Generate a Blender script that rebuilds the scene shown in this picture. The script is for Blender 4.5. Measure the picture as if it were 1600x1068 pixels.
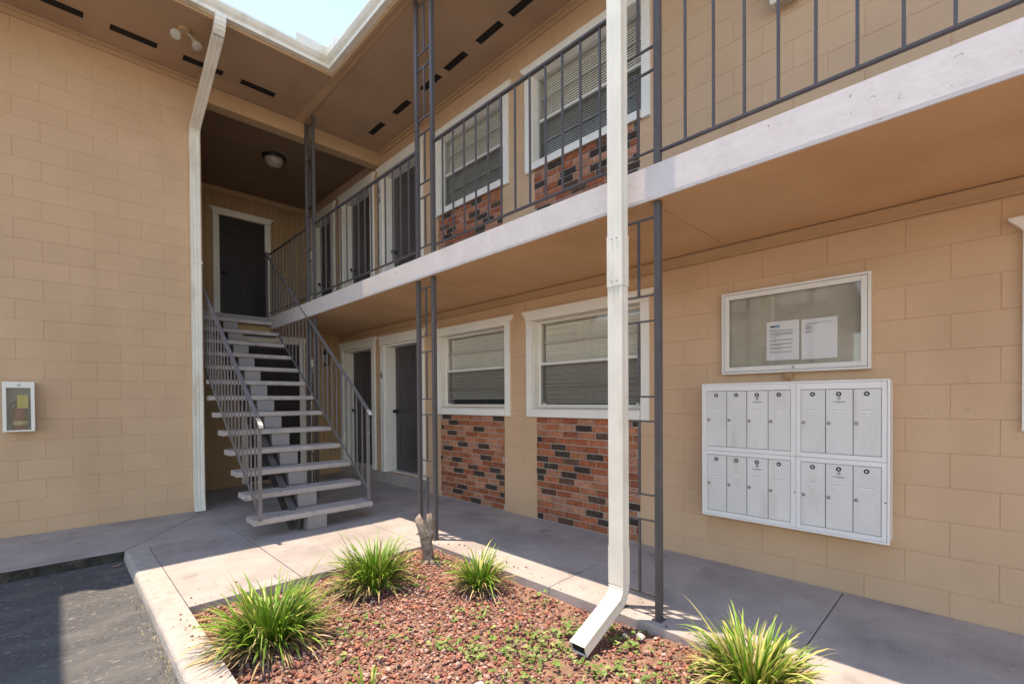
import bpy, bmesh, math, random
import numpy as np
from mathutils import Vector, Matrix
random.seed(7); rng = np.random.default_rng(11)
S = bpy.context.scene
C = S.collection
for o in list(bpy.data.objects): bpy.data.objects.remove(o)

# ------------------------------------------------------------------ camera
F, YAW, PITCH, ROLL, CY = 734.4413, 0.79916, -0.011701, -0.006774, 633.0869
H = 1.336
fw = Vector((math.cos(YAW)*math.cos(PITCH), math.sin(YAW)*math.cos(PITCH), math.sin(PITCH)))
rt = Vector((math.sin(YAW), -math.cos(YAW), 0)); up = rt.cross(fw)
r2 = rt*math.cos(ROLL)+up*math.sin(ROLL); u2 = up*math.cos(ROLL)-rt*math.sin(ROLL)
cam_d = bpy.data.cameras.new('camera'); cam = bpy.data.objects.new('camera', cam_d); C.objects.link(cam)
cam.matrix_world = Matrix(((r2.x,u2.x,-fw.x,0),(r2.y,u2.y,-fw.y,0),(r2.z,u2.z,-fw.z,H),(0,0,0,1)))
cam_d.sensor_fit = 'HORIZONTAL'; cam_d.sensor_width = 36; cam_d.lens = F/1600*36
cam_d.shift_y = (CY-534)/1600; cam_d.clip_start = 0.02; cam_d.clip_end = 2000
S.camera = cam
# ------------------------------------------------------------------ sky, sun, exposure
SUN = Vector((-0.098, 0.1346, 1)).normalized()
elev = math.asin(SUN.z)
W = bpy.data.worlds.new('World'); S.world = W; W.use_nodes = True
nt = W.node_tree; bg = nt.nodes['Background']
sky = nt.nodes.new('ShaderNodeTexSky'); sky.sky_type = 'NISHITA'; sky.sun_disc = False
sky.sun_elevation = elev; sky.sun_rotation = math.atan2(SUN.x, SUN.y)
sky.dust_density = 0.0; sky.air_density = 1.0; sky.ozone_density = 1.0
nt.links.new(sky.outputs[0], bg.inputs[0]); bg.inputs[1].default_value = 0.15
sl = bpy.data.lights.new('sun', 'SUN'); sl.energy = 2.0; sl.angle = math.radians(0.53); sl.color = (1.0, 0.945, 0.87)
so = bpy.data.objects.new('sun', sl); C.objects.link(so)
so.rotation_euler = SUN.to_track_quat('Z', 'Y').to_euler(); so.location = SUN*60
S.view_settings.view_transform = 'Standard'; S.view_settings.look = 'None'
S.view_settings.exposure = 1.74; S.view_settings.use_white_balance = True; S.view_settings.white_balance_temperature = 7900; S.view_settings.white_balance_tint = 14; S.view_settings.gamma = 1.0; S.view_settings.use_curve_mapping = False
S.render.engine = 'CYCLES'
S.cycles.max_bounces = 8; S.cycles.diffuse_bounces = 5; S.cycles.transparent_max_bounces = 12

# ------------------------------------------------------------------ materials
MATS = {}
def mat(name, col, rough=0.8, var=0.0, vscale=3.0, bump=0.0, bscale=60.0, spec=0.3, metal=0.0, rand=0.0,
        stain=None, sscale=1.2, smin=0.5, smax=0.75, stain2=None, s2scale=9.0, s2min=.62, s2max=.7, stretch=None, attr=None, detail=5, speck=None, spscale=70.0, spmin=.70):
    m = bpy.data.materials.new(name); m.use_nodes = True; n = m.node_tree.nodes; l = m.node_tree.links
    b = n['Principled BSDF']; b.inputs['Roughness'].default_value = rough
    b.inputs['Specular IOR Level'].default_value = spec; b.inputs['Metallic'].default_value = metal
    geo = n.new('ShaderNodeNewGeometry'); pos = geo.outputs['Position']
    if stretch:
        mp = n.new('ShaderNodeMapping'); mp.inputs['Scale'].default_value = stretch; l.new(pos, mp.inputs['Vector']); pos2 = mp.outputs[0]
    else: pos2 = pos
    def noise(sc, det=detail, p=pos):
        t = n.new('ShaderNodeTexNoise'); t.inputs['Scale'].default_value = sc; t.inputs['Detail'].default_value = det
        l.new(p, t.inputs['Vector']); return t.outputs['Fac']
    def rampf(f, a, c_):
        r = n.new('ShaderNodeMapRange'); r.inputs[1].default_value = a; r.inputs[2].default_value = c_; l.new(f, r.inputs[0]); return r.outputs[0]
    def mix(f, a, c_, mode='MIX'):
        x = n.new('ShaderNodeMix'); x.data_type = 'RGBA'; x.blend_type = mode
        if hasattr(f, 'is_output'): l.new(f, x.inputs[0])
        else: x.inputs[0].default_value = f
        for i, v in ((6, a), (7, c_)):
            if hasattr(v, 'is_output'): l.new(v, x.inputs[i])
            else: x.inputs[i].default_value = (*v, 1)
        return x.outputs[2]
    cur = tuple(col)
    if attr:
        a = n.new('ShaderNodeAttribute'); a.attribute_name = attr; cur = a.outputs['Color']
    if var:
        f = rampf(noise(vscale), .3, .7)
        lo = tuple(max(0, c-c*var) for c in col); hi = tuple(min(1, c+c*var) for c in col)
        if attr:
            g = mix(f, (1-var,)*3, (1+var,)*3); cur = mix(1.0, cur, g, 'MULTIPLY')
        else: cur = mix(f, lo, hi)
    if stain: cur = mix(rampf(noise(sscale, 7, pos2), smin, smax), cur, stain)
    if stain2: cur = mix(rampf(noise(s2scale, 6), s2min, s2max), cur, stain2)
    if speck: cur = mix(rampf(noise(spscale, 2), spmin, spmin+.03), cur, speck)
    if rand:
        oi = n.new('ShaderNodeObjectInfo'); r = n.new('ShaderNodeMapRange'); l.new(oi.outputs['Random'], r.inputs[0])
        r.inputs[3].default_value = 1-rand; r.inputs[4].default_value = 1+rand
        cb = n.new('ShaderNodeCombineColor'); [l.new(r.outputs[0], cb.inputs[i]) for i in range(3)]
        cur = mix(1.0, cur, cb.outputs[0], 'MULTIPLY')
    if hasattr(cur, 'is_output'): l.new(cur, b.inputs['Base Color'])
    else: b.inputs['Base Color'].default_value = (*cur, 1)
    if bump:
        bp = n.new('ShaderNodeBump'); bp.inputs['Strength'].default_value = bump; bp.inputs['Distance'].default_value = .01
        l.new(noise(bscale, 4), bp.inputs['Height']); l.new(bp.outputs[0], b.inputs['Normal'])
    MATS[name] = m; return m
TAN = (0.61, 0.405, 0.25)
mat('tan_paint', TAN, .75, var=.06, vscale=1.6, bump=.3, bscale=120, rand=.015, stain=(.54,.35,.21), sscale=1.1, smin=.5, smax=.85, stretch=(2.2,2.2,.5))
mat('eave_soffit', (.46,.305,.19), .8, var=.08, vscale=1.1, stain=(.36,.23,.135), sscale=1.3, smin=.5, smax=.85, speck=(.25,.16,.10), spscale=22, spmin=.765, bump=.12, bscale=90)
mat('passage_shade', (.25,.16,.10), .8, var=.08, vscale=1.5, bump=.12, bscale=90)  # tan darkened so the colour carries the passage's weak bounce light
mat('tan_soffit', (.64,.41,.225), .8, var=.06, vscale=1.1, stain=(.53,.32,.165), sscale=1.2, smin=.5, smax=.85, bump=.12, bscale=90, stain2=(.62,.47,.31), s2scale=4, s2min=.70, s2max=.76)
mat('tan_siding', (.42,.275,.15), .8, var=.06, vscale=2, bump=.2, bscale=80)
mat('tan_trim', (.52,.345,.195), .7, var=.04, vscale=3, bump=.15, bscale=70)
mat('white_trim', (.82,.79,.715), .55, var=.04, vscale=4, bump=.08, bscale=40)
mat('white_vinyl', (.80,.775,.70), .4, var=.03, vscale=5)
mat('gutter_white', (.80,.755,.64), .45, var=.06, vscale=4, stain=(.50,.43,.30), sscale=5, smin=.56, smax=.85, stretch=(1,1,.35), bump=.05, bscale=30)
mat('slab_edge', (.66,.60,.565), .75, var=.05, vscale=6, bump=.16, bscale=22, stain=(.60,.52,.46), sscale=7, smin=.6, smax=.78, stain2=(.36,.30,.25), s2scale=26, s2min=.70, s2max=.74)
mat('post_paint', (.10,.09,.09), .45, var=.10, vscale=14, bump=.1, bscale=70, stain2=(.30,.22,.17), s2scale=30, s2min=.72, s2max=.76)
mat('rail_worn', (.175,.158,.158), .5, var=.12, vscale=10, bump=.1, bscale=70, stain2=(.36,.31,.28), s2scale=20, s2min=.66, s2max=.74)
mat('rail_end', (.62,.58,.53), .5, var=.1, vscale=20)
mat('tread_paint', (.46,.405,.37), .8, var=.10, vscale=9, bump=.35, bscale=70, stain=(.34,.30,.29), sscale=4, smin=.48, smax=.8, stain2=(.13,.09,.07), s2scale=17, s2min=.68, s2max=.72, speck=(.20,.16,.14), spscale=60, spmin=.70)
mat('riser_paint', (.31,.28,.27), .75, var=.06, vscale=6, bump=.2, bscale=70)
mat('concrete', (.43,.378,.345), .85, var=.09, vscale=5, bump=.35, bscale=110, stain=(.30,.26,.24), sscale=1.7, smin=.46, smax=.74, stain2=(.20,.175,.17), s2scale=3.3, s2min=.62, s2max=.8, rand=.04, speck=(.17,.145,.13), spscale=48, spmin=.71)
mat('concrete_kerb', (.46,.405,.36), .9, var=.12, vscale=14, bump=.6, bscale=90, stain=(.35,.31,.28), sscale=3, smin=.5, smax=.8, stain2=(.16,.14,.12), s2scale=60, s2min=.68, s2max=.74)
mat('kerb_side', (.12,.10,.085), .95, var=.3, vscale=12, bump=.8, bscale=60, stain=(.22,.19,.16), sscale=8, smin=.5, smax=.7)
mat('dirty_shade_edge', (.045,.04,.034), .95, var=.4, vscale=14, bump=.9, bscale=50, stain=(.11,.095,.07), sscale=12, smin=.55, smax=.7)  # dirt plus the shade of the recessed walk face, both in the colour
mat('asphalt', (.105,.102,.10), .9, var=.25, vscale=45, bump=.9, bscale=140, stain=(.17,.165,.155), sscale=2.5, smin=.45, smax=.8, stain2=(.24,.225,.20), s2scale=26, s2min=.60, s2max=.70, stretch=(1,2.5,1))
mat('soil', (.26,.15,.105), .95, var=.35, vscale=14, bump=1.0, bscale=40)
mat('ground_far', (.10,.11,.06), .95, var=.3, vscale=.4)
mat('lava_rock', (.25,.09,.06), .95, var=.25, vscale=70, bump=.8, bscale=120, attr='col', spec=.1)
mat('leaf', (.08,.16,.02), .45, attr='col', spec=.35)
mat('weed', (.12,.19,.04), .55, attr='col', spec=.3)
mat('mortar', (.43,.38,.32), .95, var=.12, vscale=40, bump=.5, bscale=140)
for i, c in enumerate([(.36,.105,.046), (.40,.13,.06), (.30,.09,.043), (.45,.205,.125), (.060,.040,.031), (.125,.064,.042), (.43,.165,.085)]):
    mat('brick_%d' % i, c, .88, var=.28, vscale=26, bump=.7, bscale=110, rand=.14, stain=tuple(.55*x+.12 for x in c), sscale=22, smin=.58, smax=.8)
mat('door_paint', (.085,.072,.072), .4, var=.1, vscale=5, bump=.1, bscale=60)
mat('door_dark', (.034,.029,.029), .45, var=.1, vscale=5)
mat('black_metal', (.02,.018,.017), .45)
mat('dark_void', (.012,.011,.010), .9)
mat('vent_mesh', (.022,.018,.015), .8)
mat('aluminium', (.74,.71,.65), .35, metal=.0, var=.03, vscale=6)
mat('frame_grey', (.42,.42,.40), .4)
mat('mailbox_paint', (.70,.685,.645), .38, var=.04, vscale=5, stain=(.58,.55,.48), sscale=5, smin=.52, smax=.85, stretch=(2.5,2.5,.5), speck=(.40,.34,.26), spscale=80, spmin=.755, rand=.03, bump=.04, bscale=30, spec=.5)
mat('mailbox_frame', (.79,.775,.735), .35, var=.03, vscale=4, spec=.5)
mat('shadow_gap', (.10,.10,.10), .6)
mat('lock_metal', (.40,.38,.33), .3, metal=.9)
mat('ink_black', (.02,.02,.02), .5)
mat('ink_grey', (.30,.31,.34), .7)
mat('ink_blue', (.10,.32,.55), .7)
mat('paper', (.84,.84,.85), .7, var=.01)
mat('board_back', (.46,.42,.34), .9, var=.12, vscale=4, stain=(.36,.32,.25), sscale=2.5, smin=.5, smax=.8)
mat('blind', (.88,.85,.74), .5, var=.05, vscale=3)
mat('red_paint', (.30,.03,.02), .35)
mat('label_yellow', (.62,.52,.20), .6)
mat('bark', (.30,.235,.18), .9, var=.35, vscale=25, bump=1.0, bscale=45, stain=(.13,.10,.08), sscale=14, smin=.5, smax=.7)
mat('wood_cut', (.45,.33,.20), .9, var=.3, vscale=40)
mat('glass_frost', (.50,.45,.36), .35, spec=.5)
mat('lamp_glass', (.44,.41,.35), .25, spec=.6)
mat('roof_shingle', (.16,.14,.12), .9, var=.3, vscale=8)
mat('far_wall', (.50,.42,.32), .85, var=.05)
mat('tree_leaf', (.07,.11,.03), .6, var=.4, vscale=3)
mat('pale_stone', (.62,.56,.50), .9, var=.15, vscale=30, bump=.5, bscale=60)
mat('dry_leaf', (.45,.27,.13), .8, var=.3, vscale=30)
def glass(name, tint, rough=0.02, alpha=0.12, ior=1.5):
    # thin pane: clear transmission + fresnel reflection
    m = bpy.data.materials.new(name); m.use_nodes = True; n = m.node_tree.nodes; l = m.node_tree.links
    n.remove(n['Principled BSDF']); out = n['Material Output']
    tr = n.new('ShaderNodeBsdfTransparent'); tr.inputs[0].default_value = (*tint, 1)
    gl = n.new('ShaderNodeBsdfGlossy'); gl.inputs['Roughness'].default_value = rough
    lw = n.new('ShaderNodeLayerWeight'); lw.inputs[0].default_value = .5
    pw = n.new('ShaderNodeMath'); pw.operation = 'POWER'; pw.inputs[1].default_value = 5; l.new(lw.outputs['Facing'], pw.inputs[0])
    fr = n.new('ShaderNodeMath'); fr.operation = 'MULTIPLY'; fr.inputs[1].default_value = .9; l.new(pw.outputs[0], fr.inputs[0])
    ad = n.new('ShaderNodeMath'); ad.operation = 'ADD'; ad.inputs[1].default_value = alpha; l.new(fr.outputs[0], ad.inputs[0])
    mx = n.new('ShaderNodeMixShader'); l.new(ad.outputs[0], mx.inputs[0]); l.new(tr.outputs[0], mx.inputs[1]); l.new(gl.outputs[0], mx.inputs[2])
    l.new(mx.outputs[0], out.inputs[0]); MATS[name] = m
glass('glass', (.95,.95,.94), .02, .03)
glass('board_glass', (.96,.96,.95), .03, .045)
def mesh_screen(name, col, fac):
    m = bpy.data.materials.new(name); m.use_nodes = True; n = m.node_tree.nodes; l = m.node_tree.links
    n.remove(n['Principled BSDF']); tr = n.new('ShaderNodeBsdfTransparent'); df = n.new('ShaderNodeBsdfDiffuse'); df.inputs[0].default_value = (*col, 1)
    mx = n.new('ShaderNodeMixShader'); mx.inputs[0].default_value = fac; l.new(tr.outputs[0], mx.inputs[1]); l.new(df.outputs[0], mx.inputs[2]); l.new(mx.outputs[0], n['Material Output'].inputs[0]); MATS[name] = m
mesh_screen('insect_screen', (.07,.07,.07), .42)
mesh_screen('reflection_haze', (.45,.40,.28), .24)  # blurred yellowish reflection on the cabinet pane, put in as a diffuse veil

# ------------------------------------------------------------------ mesh helpers
class MB:
    def __init__(s): s.v = []; s.f = []
    def quad(s, a, b, c, d):
        i = len(s.v); s.v += [a, b, c, d]; s.f.append((i, i+1, i+2, i+3)); return s
    def poly(s, pts):
        i = len(s.v); s.v += list(pts); s.f.append(tuple(range(i, i+len(pts)))); return s
    def box(s, x0, x1, y0, y1, z0, z1):
        i = len(s.v)
        s.v += [(x0,y0,z0),(x1,y0,z0),(x1,y1,z0),(x0,y1,z0),(x0,y0,z1),(x1,y0,z1),(x1,y1,z1),(x0,y1,z1)]
        s.f += [tuple(i+k for k in q) for q in ((0,3,2,1),(4,5,6,7),(0,1,5,4),(1,2,6,5),(2,3,7,6),(3,0,4,7))]; return s
    def bar(s, a, b, w, h, upv=(0,0,1)):
        a = Vector(a); b = Vector(b); d = (b-a).normalized(); uu = Vector(upv)
        if abs(d.dot(uu)) > .95: uu = Vector((0,1,0))
        sd = d.cross(uu).normalized(); u_ = sd.cross(d)
        i = len(s.v)
        for p in (a, b):
            for q in ((-1,-1),(1,-1),(1,1),(-1,1)): s.v.append(tuple(p+sd*q[0]*w/2+u_*q[1]*h/2))
        s.f += [tuple(i+k for k in q) for q in ((0,1,2,3),(7,6,5,4),(0,4,5,1),(1,5,6,2),(2,6,7,3),(3,7,4,0))]; return s
    def prism(s, prof, y0, y1, axis=0):
        # profile in the plane perpendicular to axis
        n = len(prof); i = len(s.v)
        for t in (y0, y1):
            for p, q in prof: s.v.append((t,p,q) if axis == 0 else (p,t,q) if axis == 1 else (p,q,t))
        s.f += [tuple(i+k for k in range(n)), tuple(i+n+k for k in reversed(range(n)))]
        for k in range(n): s.f.append((i+k, i+(k+1)%n, i+n+(k+1)%n, i+n+k))
        return s
    def tube(s, pts, r, n=8):
        pts = [Vector(p) for p in pts]; i = len(s.v)
        for k, p in enumerate(pts):
            d = (pts[min(k+1, len(pts)-1)]-pts[max(k-1, 0)]).normalized()
            a = d.orthogonal().normalized() if k == 0 else (a - d*a.dot(d)).normalized()
            b = d.cross(a); rr = r[k] if isinstance(r, (list, tuple)) else r
            for j in range(n):
                t = 2*math.pi*j/n; s.v.append(tuple(p+a*math.cos(t)*rr+b*math.sin(t)*rr))
        for k in range(len(pts)-1):
            for j in range(n): s.f.append((i+k*n+j, i+k*n+(j+1)%n, i+(k+1)*n+(j+1)%n, i+(k+1)*n+j))
        s.f += [tuple(i+j for j in reversed(range(n))), tuple(i+(len(pts)-1)*n+j for j in range(n))]; return s
    def lathe(s, c, prof, n=20, axis='z'):
        i = len(s.v); cx, cy, cz = c
        for r, h in prof:
            for j in range(n):
                t = 2*math.pi*j/n; p, q = r*math.cos(t), r*math.sin(t)
                s.v.append((cx+p, cy+q, cz+h) if axis == 'z' else (cx+h, cy+p, cz+q) if axis == 'x' else (cx+p, cy+h, cz+q))
        m = len(prof)
        for k in range(m-1):
            for j in range(n): s.f.append((i+k*n+j, i+k*n+(j+1)%n, i+(k+1)*n+(j+1)%n, i+(k+1)*n+j))
        s.f += [tuple(i+j for j in reversed(range(n))), tuple(i+(m-1)*n+j for j in range(n))]; return s
    def mesh(s, name):
        me = bpy.data.meshes.new(name); me.from_pydata([tuple(v) for v in s.v], [], s.f)
        bm = bmesh.new(); bm.from_mesh(me); bmesh.ops.recalc_face_normals(bm, faces=bm.faces); bm.to_mesh(me); bm.free()
        me.update(); return me
    def build(s, name, m, parent=None, bevel=0.0, smooth=False):
        return link(name, s.mesh(name), m, parent, bevel, smooth)
def link(name, me, m, parent=None, bevel=0.0, smooth=False, loc=(0,0,0)):
    o = bpy.data.objects.new(name, me); C.objects.link(o)
    if m and not me.materials: me.materials.append(MATS[m])
    if parent: o.parent = parent
    off = Vector((0,0,0))
    if parent is not None:
        p = parent; w = Vector((0,0,0))
        while p: w += p.location; p = p.parent
        off = -w
    o.location = off+Vector(loc)
    if bevel:
        md = o.modifiers.new('bevel', 'BEVEL'); md.width = bevel; md.segments = 2; md.limit_method = 'ANGLE'; md.angle_limit = .6
    if smooth:
        for p in me.polygons: p.use_smooth = True
    return o
def tag(o, label=None, cat=None, group=None, kind=None):
    for k, v in (('label', label), ('category', cat), ('group', group), ('kind', kind)):
        if v: o[k] = v
    return o
def thing(name, loc, label, cat, group=None):
    o = bpy.data.objects.new(name, None); C.objects.link(o); o.location = loc; o.empty_display_size = .1
    return tag(o, label, cat, group)
def subtract(rects, holes):
    for h in holes:
        out = []
        for r in rects:
            if r[1] <= h[0]+1e-6 or r[0] >= h[1]-1e-6 or r[3] <= h[2]+1e-6 or r[2] >= h[3]-1e-6: out.append(r); continue
            if r[0] < h[0]: out.append((r[0], h[0], r[2], r[3]))
            if r[1] > h[1]: out.append((h[1], r[1], r[2], r[3]))
            a, b = max(r[0], h[0]), min(r[1], h[1])
            if r[2] < h[2]: out.append((a, b, r[2], h[2]))
            if r[3] > h[3]: out.append((a, b, h[3], r[3]))
        rects = out
    return [r for r in rects if r[1]-r[0] > .012 and r[3]-r[2] > .012]
def text_mesh(body, size, frame, extrude=.0005):
    # frame: (origin, right, up) world vectors; returns mesh in world coordinates
    cu = bpy.data.curves.new('text', 'FONT'); cu.body = body; cu.size = size; cu.align_x = 'CENTER'; cu.align_y = 'CENTER'; cu.extrude = extrude; cu.resolution_u = 3
    ob = bpy.data.objects.new('text', cu); C.objects.link(ob)
    bpy.context.view_layer.update()
    me = bpy.data.meshes.new_from_object(ob); bpy.data.objects.remove(ob)
    o, r, u = (Vector(q) for q in frame); nrm = r.cross(u)
    for v in me.vertices: v.co = o+r*v.co.x+u*v.co.y+nrm*v.co.z
    me.update(); me.materials.clear(); return me

# ------------------------------------------------------------------ ground, drive, walks
XR, YL = 3.75, 6.853          # wall planes
def zw(x): return 0.0 if x < 2.45 else .045*(x-2.45)/(3.75-2.45)
g = MB(); g.quad((-300,-300,-.32),(300,-300,-.32),(300,300,-.32),(-300,300,-.32)); tag(g.build('ground', 'ground_far'), kind='structure')
g = MB()
nx, ny = 40, 50
for i in range(nx):
    for j in range(ny):
        x0 = -16+(16.445)*i/nx; x1 = -16+16.445*(i+1)/nx; y0 = -14+19.5*j/ny; y1 = -14+19.5*(j+1)/ny
        g.quad((x0,y0,-.085),(x1,y0,-.085),(x1,y1,-.085),(x0,y1,-.085))
tag(g.build('asphalt_drive', 'asphalt'), kind='structure')
def kerbprof(w0, w1):   # x,z profile with rounded outer edge
    r = .035; p = [(w0, -.30), (w0-.004, -.02-r)]
    for k in range(5):
        t = math.pi-math.pi/2*k/4; p.append((w0+r+r*math.cos(t), -r+r*math.sin(t)))
    p += [(w1, 0), (w1, -.30)]; return p
kg = MB(); kp = [-9, -2, 0.6, 2.62, 4.0, 5.487]
for a, b in zip(kp[:-1], kp[1:]): kg.prism(kerbprof(.432, .606), a+.0015, b-.0015, axis=1)
tag(kg.build('kerb', 'concrete_kerb'), kind='structure')
# slabs of the walk: polygons in plan with narrow joints between them
walk = MB(); 
for a, b in (((-3, YL),)*2,): pass
base = MB(); base.box(-3, .60, 5.52, 8.4, -.30, -.035); base.box(.61, 3.9, 3.69, 8.4, -.30, -.035); base.box(2.53, 3.9, -9, 3.69, -.30, -.035)
walkway = tag(base.build('walkway', 'kerb_side'), kind='structure')
def slab(poly, parent=walkway, th=.07):
    n = len(poly); cx = sum(p[0] for p in poly)/n; cy = sum(p[1] for p in poly)/n
    m = MB(); gap = .003; P = []
    for k in range(n):      # inset polygon
        p0 = Vector(poly[k-1]); p1 = Vector(poly[k]); p2 = Vector(poly[(k+1) % n])
        d1 = (p1-p0).normalized(); d2 = (p2-p1).normalized()
        n1 = Vector((-d1.y, d1.x)); n2 = Vector((-d2.y, d2.x)); k_ = 1/max(.3, 1+n1.dot(n2))
        P.append(((p1+(n1+n2)*k_*gap), (p1+(n1+n2)*k_*(gap+.005))))
    i = len(m.v)
    for q, z in ((0, -th), (0, -.004), (1, 0)):
        for p in P: m.v.append((p[q].x, p[q].y, z+zw(p[q].x)))
    for r in (0, 1):
        for k in range(n): m.f.append((i+r*n+k, i+r*n+(k+1) % n, i+(r+1)*n+(k+1) % n, i+(r+1)*n+k))
    m.f.append(tuple(i+2*n+k for k in range(n)))
    return m.build('concrete_slab', 'concrete', parent)
slab([(-3,5.49),(-1.6,5.49),(-1.6,YL),(-3,YL)])
slab([(-1.6,5.49),(.44,5.49),(1.33,6.76),(1.33,YL),(-1.6,YL)])
slab([(.44,5.49),(.606,5.487),(.606,3.69),(1.335,3.69),(1.335,6.76)][:1]+[(.609,5.49),(1.335,5.49),(1.335,6.76)])
slab([(.609,3.67),(1.335,3.67),(1.335,5.49),(.609,5.49)])
slab([(1.335,3.67),(2.45,3.67),(2.45,5.49),(1.335,5.49)])
slab([(1.335,5.49),(2.45,5.49),(2.45,8.36),(1.335,8.36)])
ys = [-9,-7,-5.4,-3.85,-2.35,-.82,.70,2.215,3.80,5.49,7.0,8.36]
for a, b in zip(ys[:-1], ys[1:]):
    if a < 3.67 < b:
        slab([(2.51,a),(3.75,a),(3.75,b),(2.45,b),(2.45,3.67),(2.51,3.67)])
    elif b <= 3.67: slab([(2.51,a),(3.75,a),(3.75,b),(2.51,b)])
    else: slab([(2.45,a),(3.75,a),(3.75,b),(2.45,b)])
wf = MB(); wf.box(-3,.432,5.462,5.486,-.30,-.006); wf.build('walk_edge', 'dirty_shade_edge', walkway)
# planting bed
bed = MB(); NB = 46
def bedz(x, y): return -.055+.02*math.sin(3.1*x+1)*math.sin(2.3*y)+.012*math.sin(9*x)*math.cos(7*y)
for i in range(24):
    for j in range(NB):
        x0, x1 = .606+1.906*i/24, .606+1.906*(i+1)/24; y0, y1 = -1.5+5.18*j/NB, -1.5+5.18*(j+1)/NB
        bed.quad((x0,y0,bedz(x0,y0)),(x1,y0,bedz(x1,y0)),(x1,y1,bedz(x1,y1)),(x0,y1,bedz(x0,y1)))
tag(bed.build('planting_bed', 'soil', smooth=True), kind='structure')
fb = MB(); fb.box(.60,2.52,-9,3.68,-.31,-.10); tag(fb.build('bed_base', 'soil'), kind='structure')

# ------------------------------------------------------------------ the two wings
Z_SOF = 5.27; Z_SLAB0, Z_SLAB1 = 2.512, 2.717; X_SLAB = 2.55
wingA = thing('apartment_wing', (0, YL, 0), 'tan painted block wing at the left with an open stair passage', 'building')
wingB = thing('apartment_wing', (XR, 3, 0), 'two storey tan block wing with brick panels, white framed windows and balcony', 'building')

def block_wall(parent, plane, rng_u, rng_v, holes, z0, joints_a, row_a, vis, name='block'):
    """plane: function (u, v, d) -> xyz, d = depth behind the face; vis(u, v) tells which blocks are built singly"""
    c = .003; rest = MB(); cnt = 0
    def piece(m, r):
        u0, u1, v0, v1 = r; c_ = min(c, (u1-u0)/3, (v1-v0)/3); i = len(m.v)
        for d, k in ((.0032, .0006), (.0, c_)):
            m.v += [plane(u0+k, v0+k, d), plane(u1-k, v0+k, d), plane(u1-k, v1-k, d), plane(u0+k, v1-k, d)]
        m.f += [(i+4,i+5,i+6,i+7), (i,i+1,i+5,i+4), (i+1,i+2,i+6,i+5), (i+2,i+3,i+7,i+6), (i+3,i,i+4,i+7)]
    k0 = math.floor((rng_v[0]-z0)/.2032); k1 = math.ceil((rng_v[1]-z0)/.2032)
    for k in range(k0, k1):
        v0, v1 = max(z0+k*.2032, rng_v[0]), min(z0+(k+1)*.2032, rng_v[1])
        if v1-v0 < .012: continue
        a = joints_a+(0 if (k-row_a) % 2 == 0 else .2032)
        j0 = math.floor((rng_u[0]-a)/.4064); j1 = math.ceil((rng_u[1]-a)/.4064)
        for j in range(j0, j1):
            u0, u1 = max(a+j*.4064, rng_u[0]), min(a+(j+1)*.4064, rng_u[1])
            if u1-u0 < .012: continue
            rs = subtract([(u0, u1, v0, v1)], holes)
            if not rs: continue
            if vis((u0+u1)/2, (v0+v1)/2):
                m = MB(); [piece(m, r) for r in rs]; m.build(name, 'tan_paint', parent); cnt += 1
            else: [piece(rest, r) for r in rs]
    if rest.f: tag(rest.build('block_courses', 'tan_paint', parent), kind='stuff')
    return cnt
# --- wing A front wall (plane Y = YL)
fa = MB(); fa.box(-1.9, 1.335, YL+.0032, YL+.20, -.3, 5.36); wa = fa.build('wall', 'tan_paint', wingA)
print('blocks A', block_wall(wa, lambda u, v, d: (u, YL+d, v), (-1.9, 1.335), (-.05, 5.2), [], .1513, .1324-.4064*8, 4, lambda u, v: u > -.75))
# passage side wall, back walls, landing, ceiling
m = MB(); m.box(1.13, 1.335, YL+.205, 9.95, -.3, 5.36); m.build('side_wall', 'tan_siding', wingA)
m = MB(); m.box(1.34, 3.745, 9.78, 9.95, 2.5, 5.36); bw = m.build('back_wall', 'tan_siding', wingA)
sd = MB(); x = 1.34                                     # vertical grooved siding boards
while x < 3.74:
    x1 = min(x+.102, 3.742)
    if not (2.05 < (x+x1)/2 < 3.02): sd.box(x+.004, x1-.004, 9.765, 9.779, 2.74, 5.16)
    else: sd.box(x+.004, x1-.004, 9.765, 9.779, 4.80, 5.16)
    x = x1
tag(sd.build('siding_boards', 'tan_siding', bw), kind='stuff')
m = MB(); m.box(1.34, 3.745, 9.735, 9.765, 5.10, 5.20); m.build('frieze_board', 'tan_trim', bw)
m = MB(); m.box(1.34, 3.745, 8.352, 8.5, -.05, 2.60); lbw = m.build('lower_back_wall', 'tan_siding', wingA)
sd = MB(); x = 3.135
while x < 3.74:
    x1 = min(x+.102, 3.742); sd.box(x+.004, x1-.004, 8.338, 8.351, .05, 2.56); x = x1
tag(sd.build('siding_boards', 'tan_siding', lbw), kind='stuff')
m = MB(); m.box(1.34, 2.548, 8.48, 9.777, 2.60, 2.735); m.build('landing', 'riser_paint', wingA, bevel=.006)
m = MB(); m.box(1.34, 3.745, YL+.16, 9.764, 5.205, 5.30); pc = m.build('passage_ceiling', 'passage_shade', wingA)
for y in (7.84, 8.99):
    m = MB(); m.box(1.34, 3.74, y-.022, y+.022, 5.193, 5.204); m.build('batten', 'passage_shade', pc)
m = MB(); m.box(1.75, 1.79, 9.02, 9.73, 5.195, 5.204); m.build('batten', 'passage_shade', pc)
m = MB(); m.box(1.338, 3.744, YL-.02, YL+.155, 5.055, 5.268); m.build('beam', 'tan_trim', wingA, bevel=.004)
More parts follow.
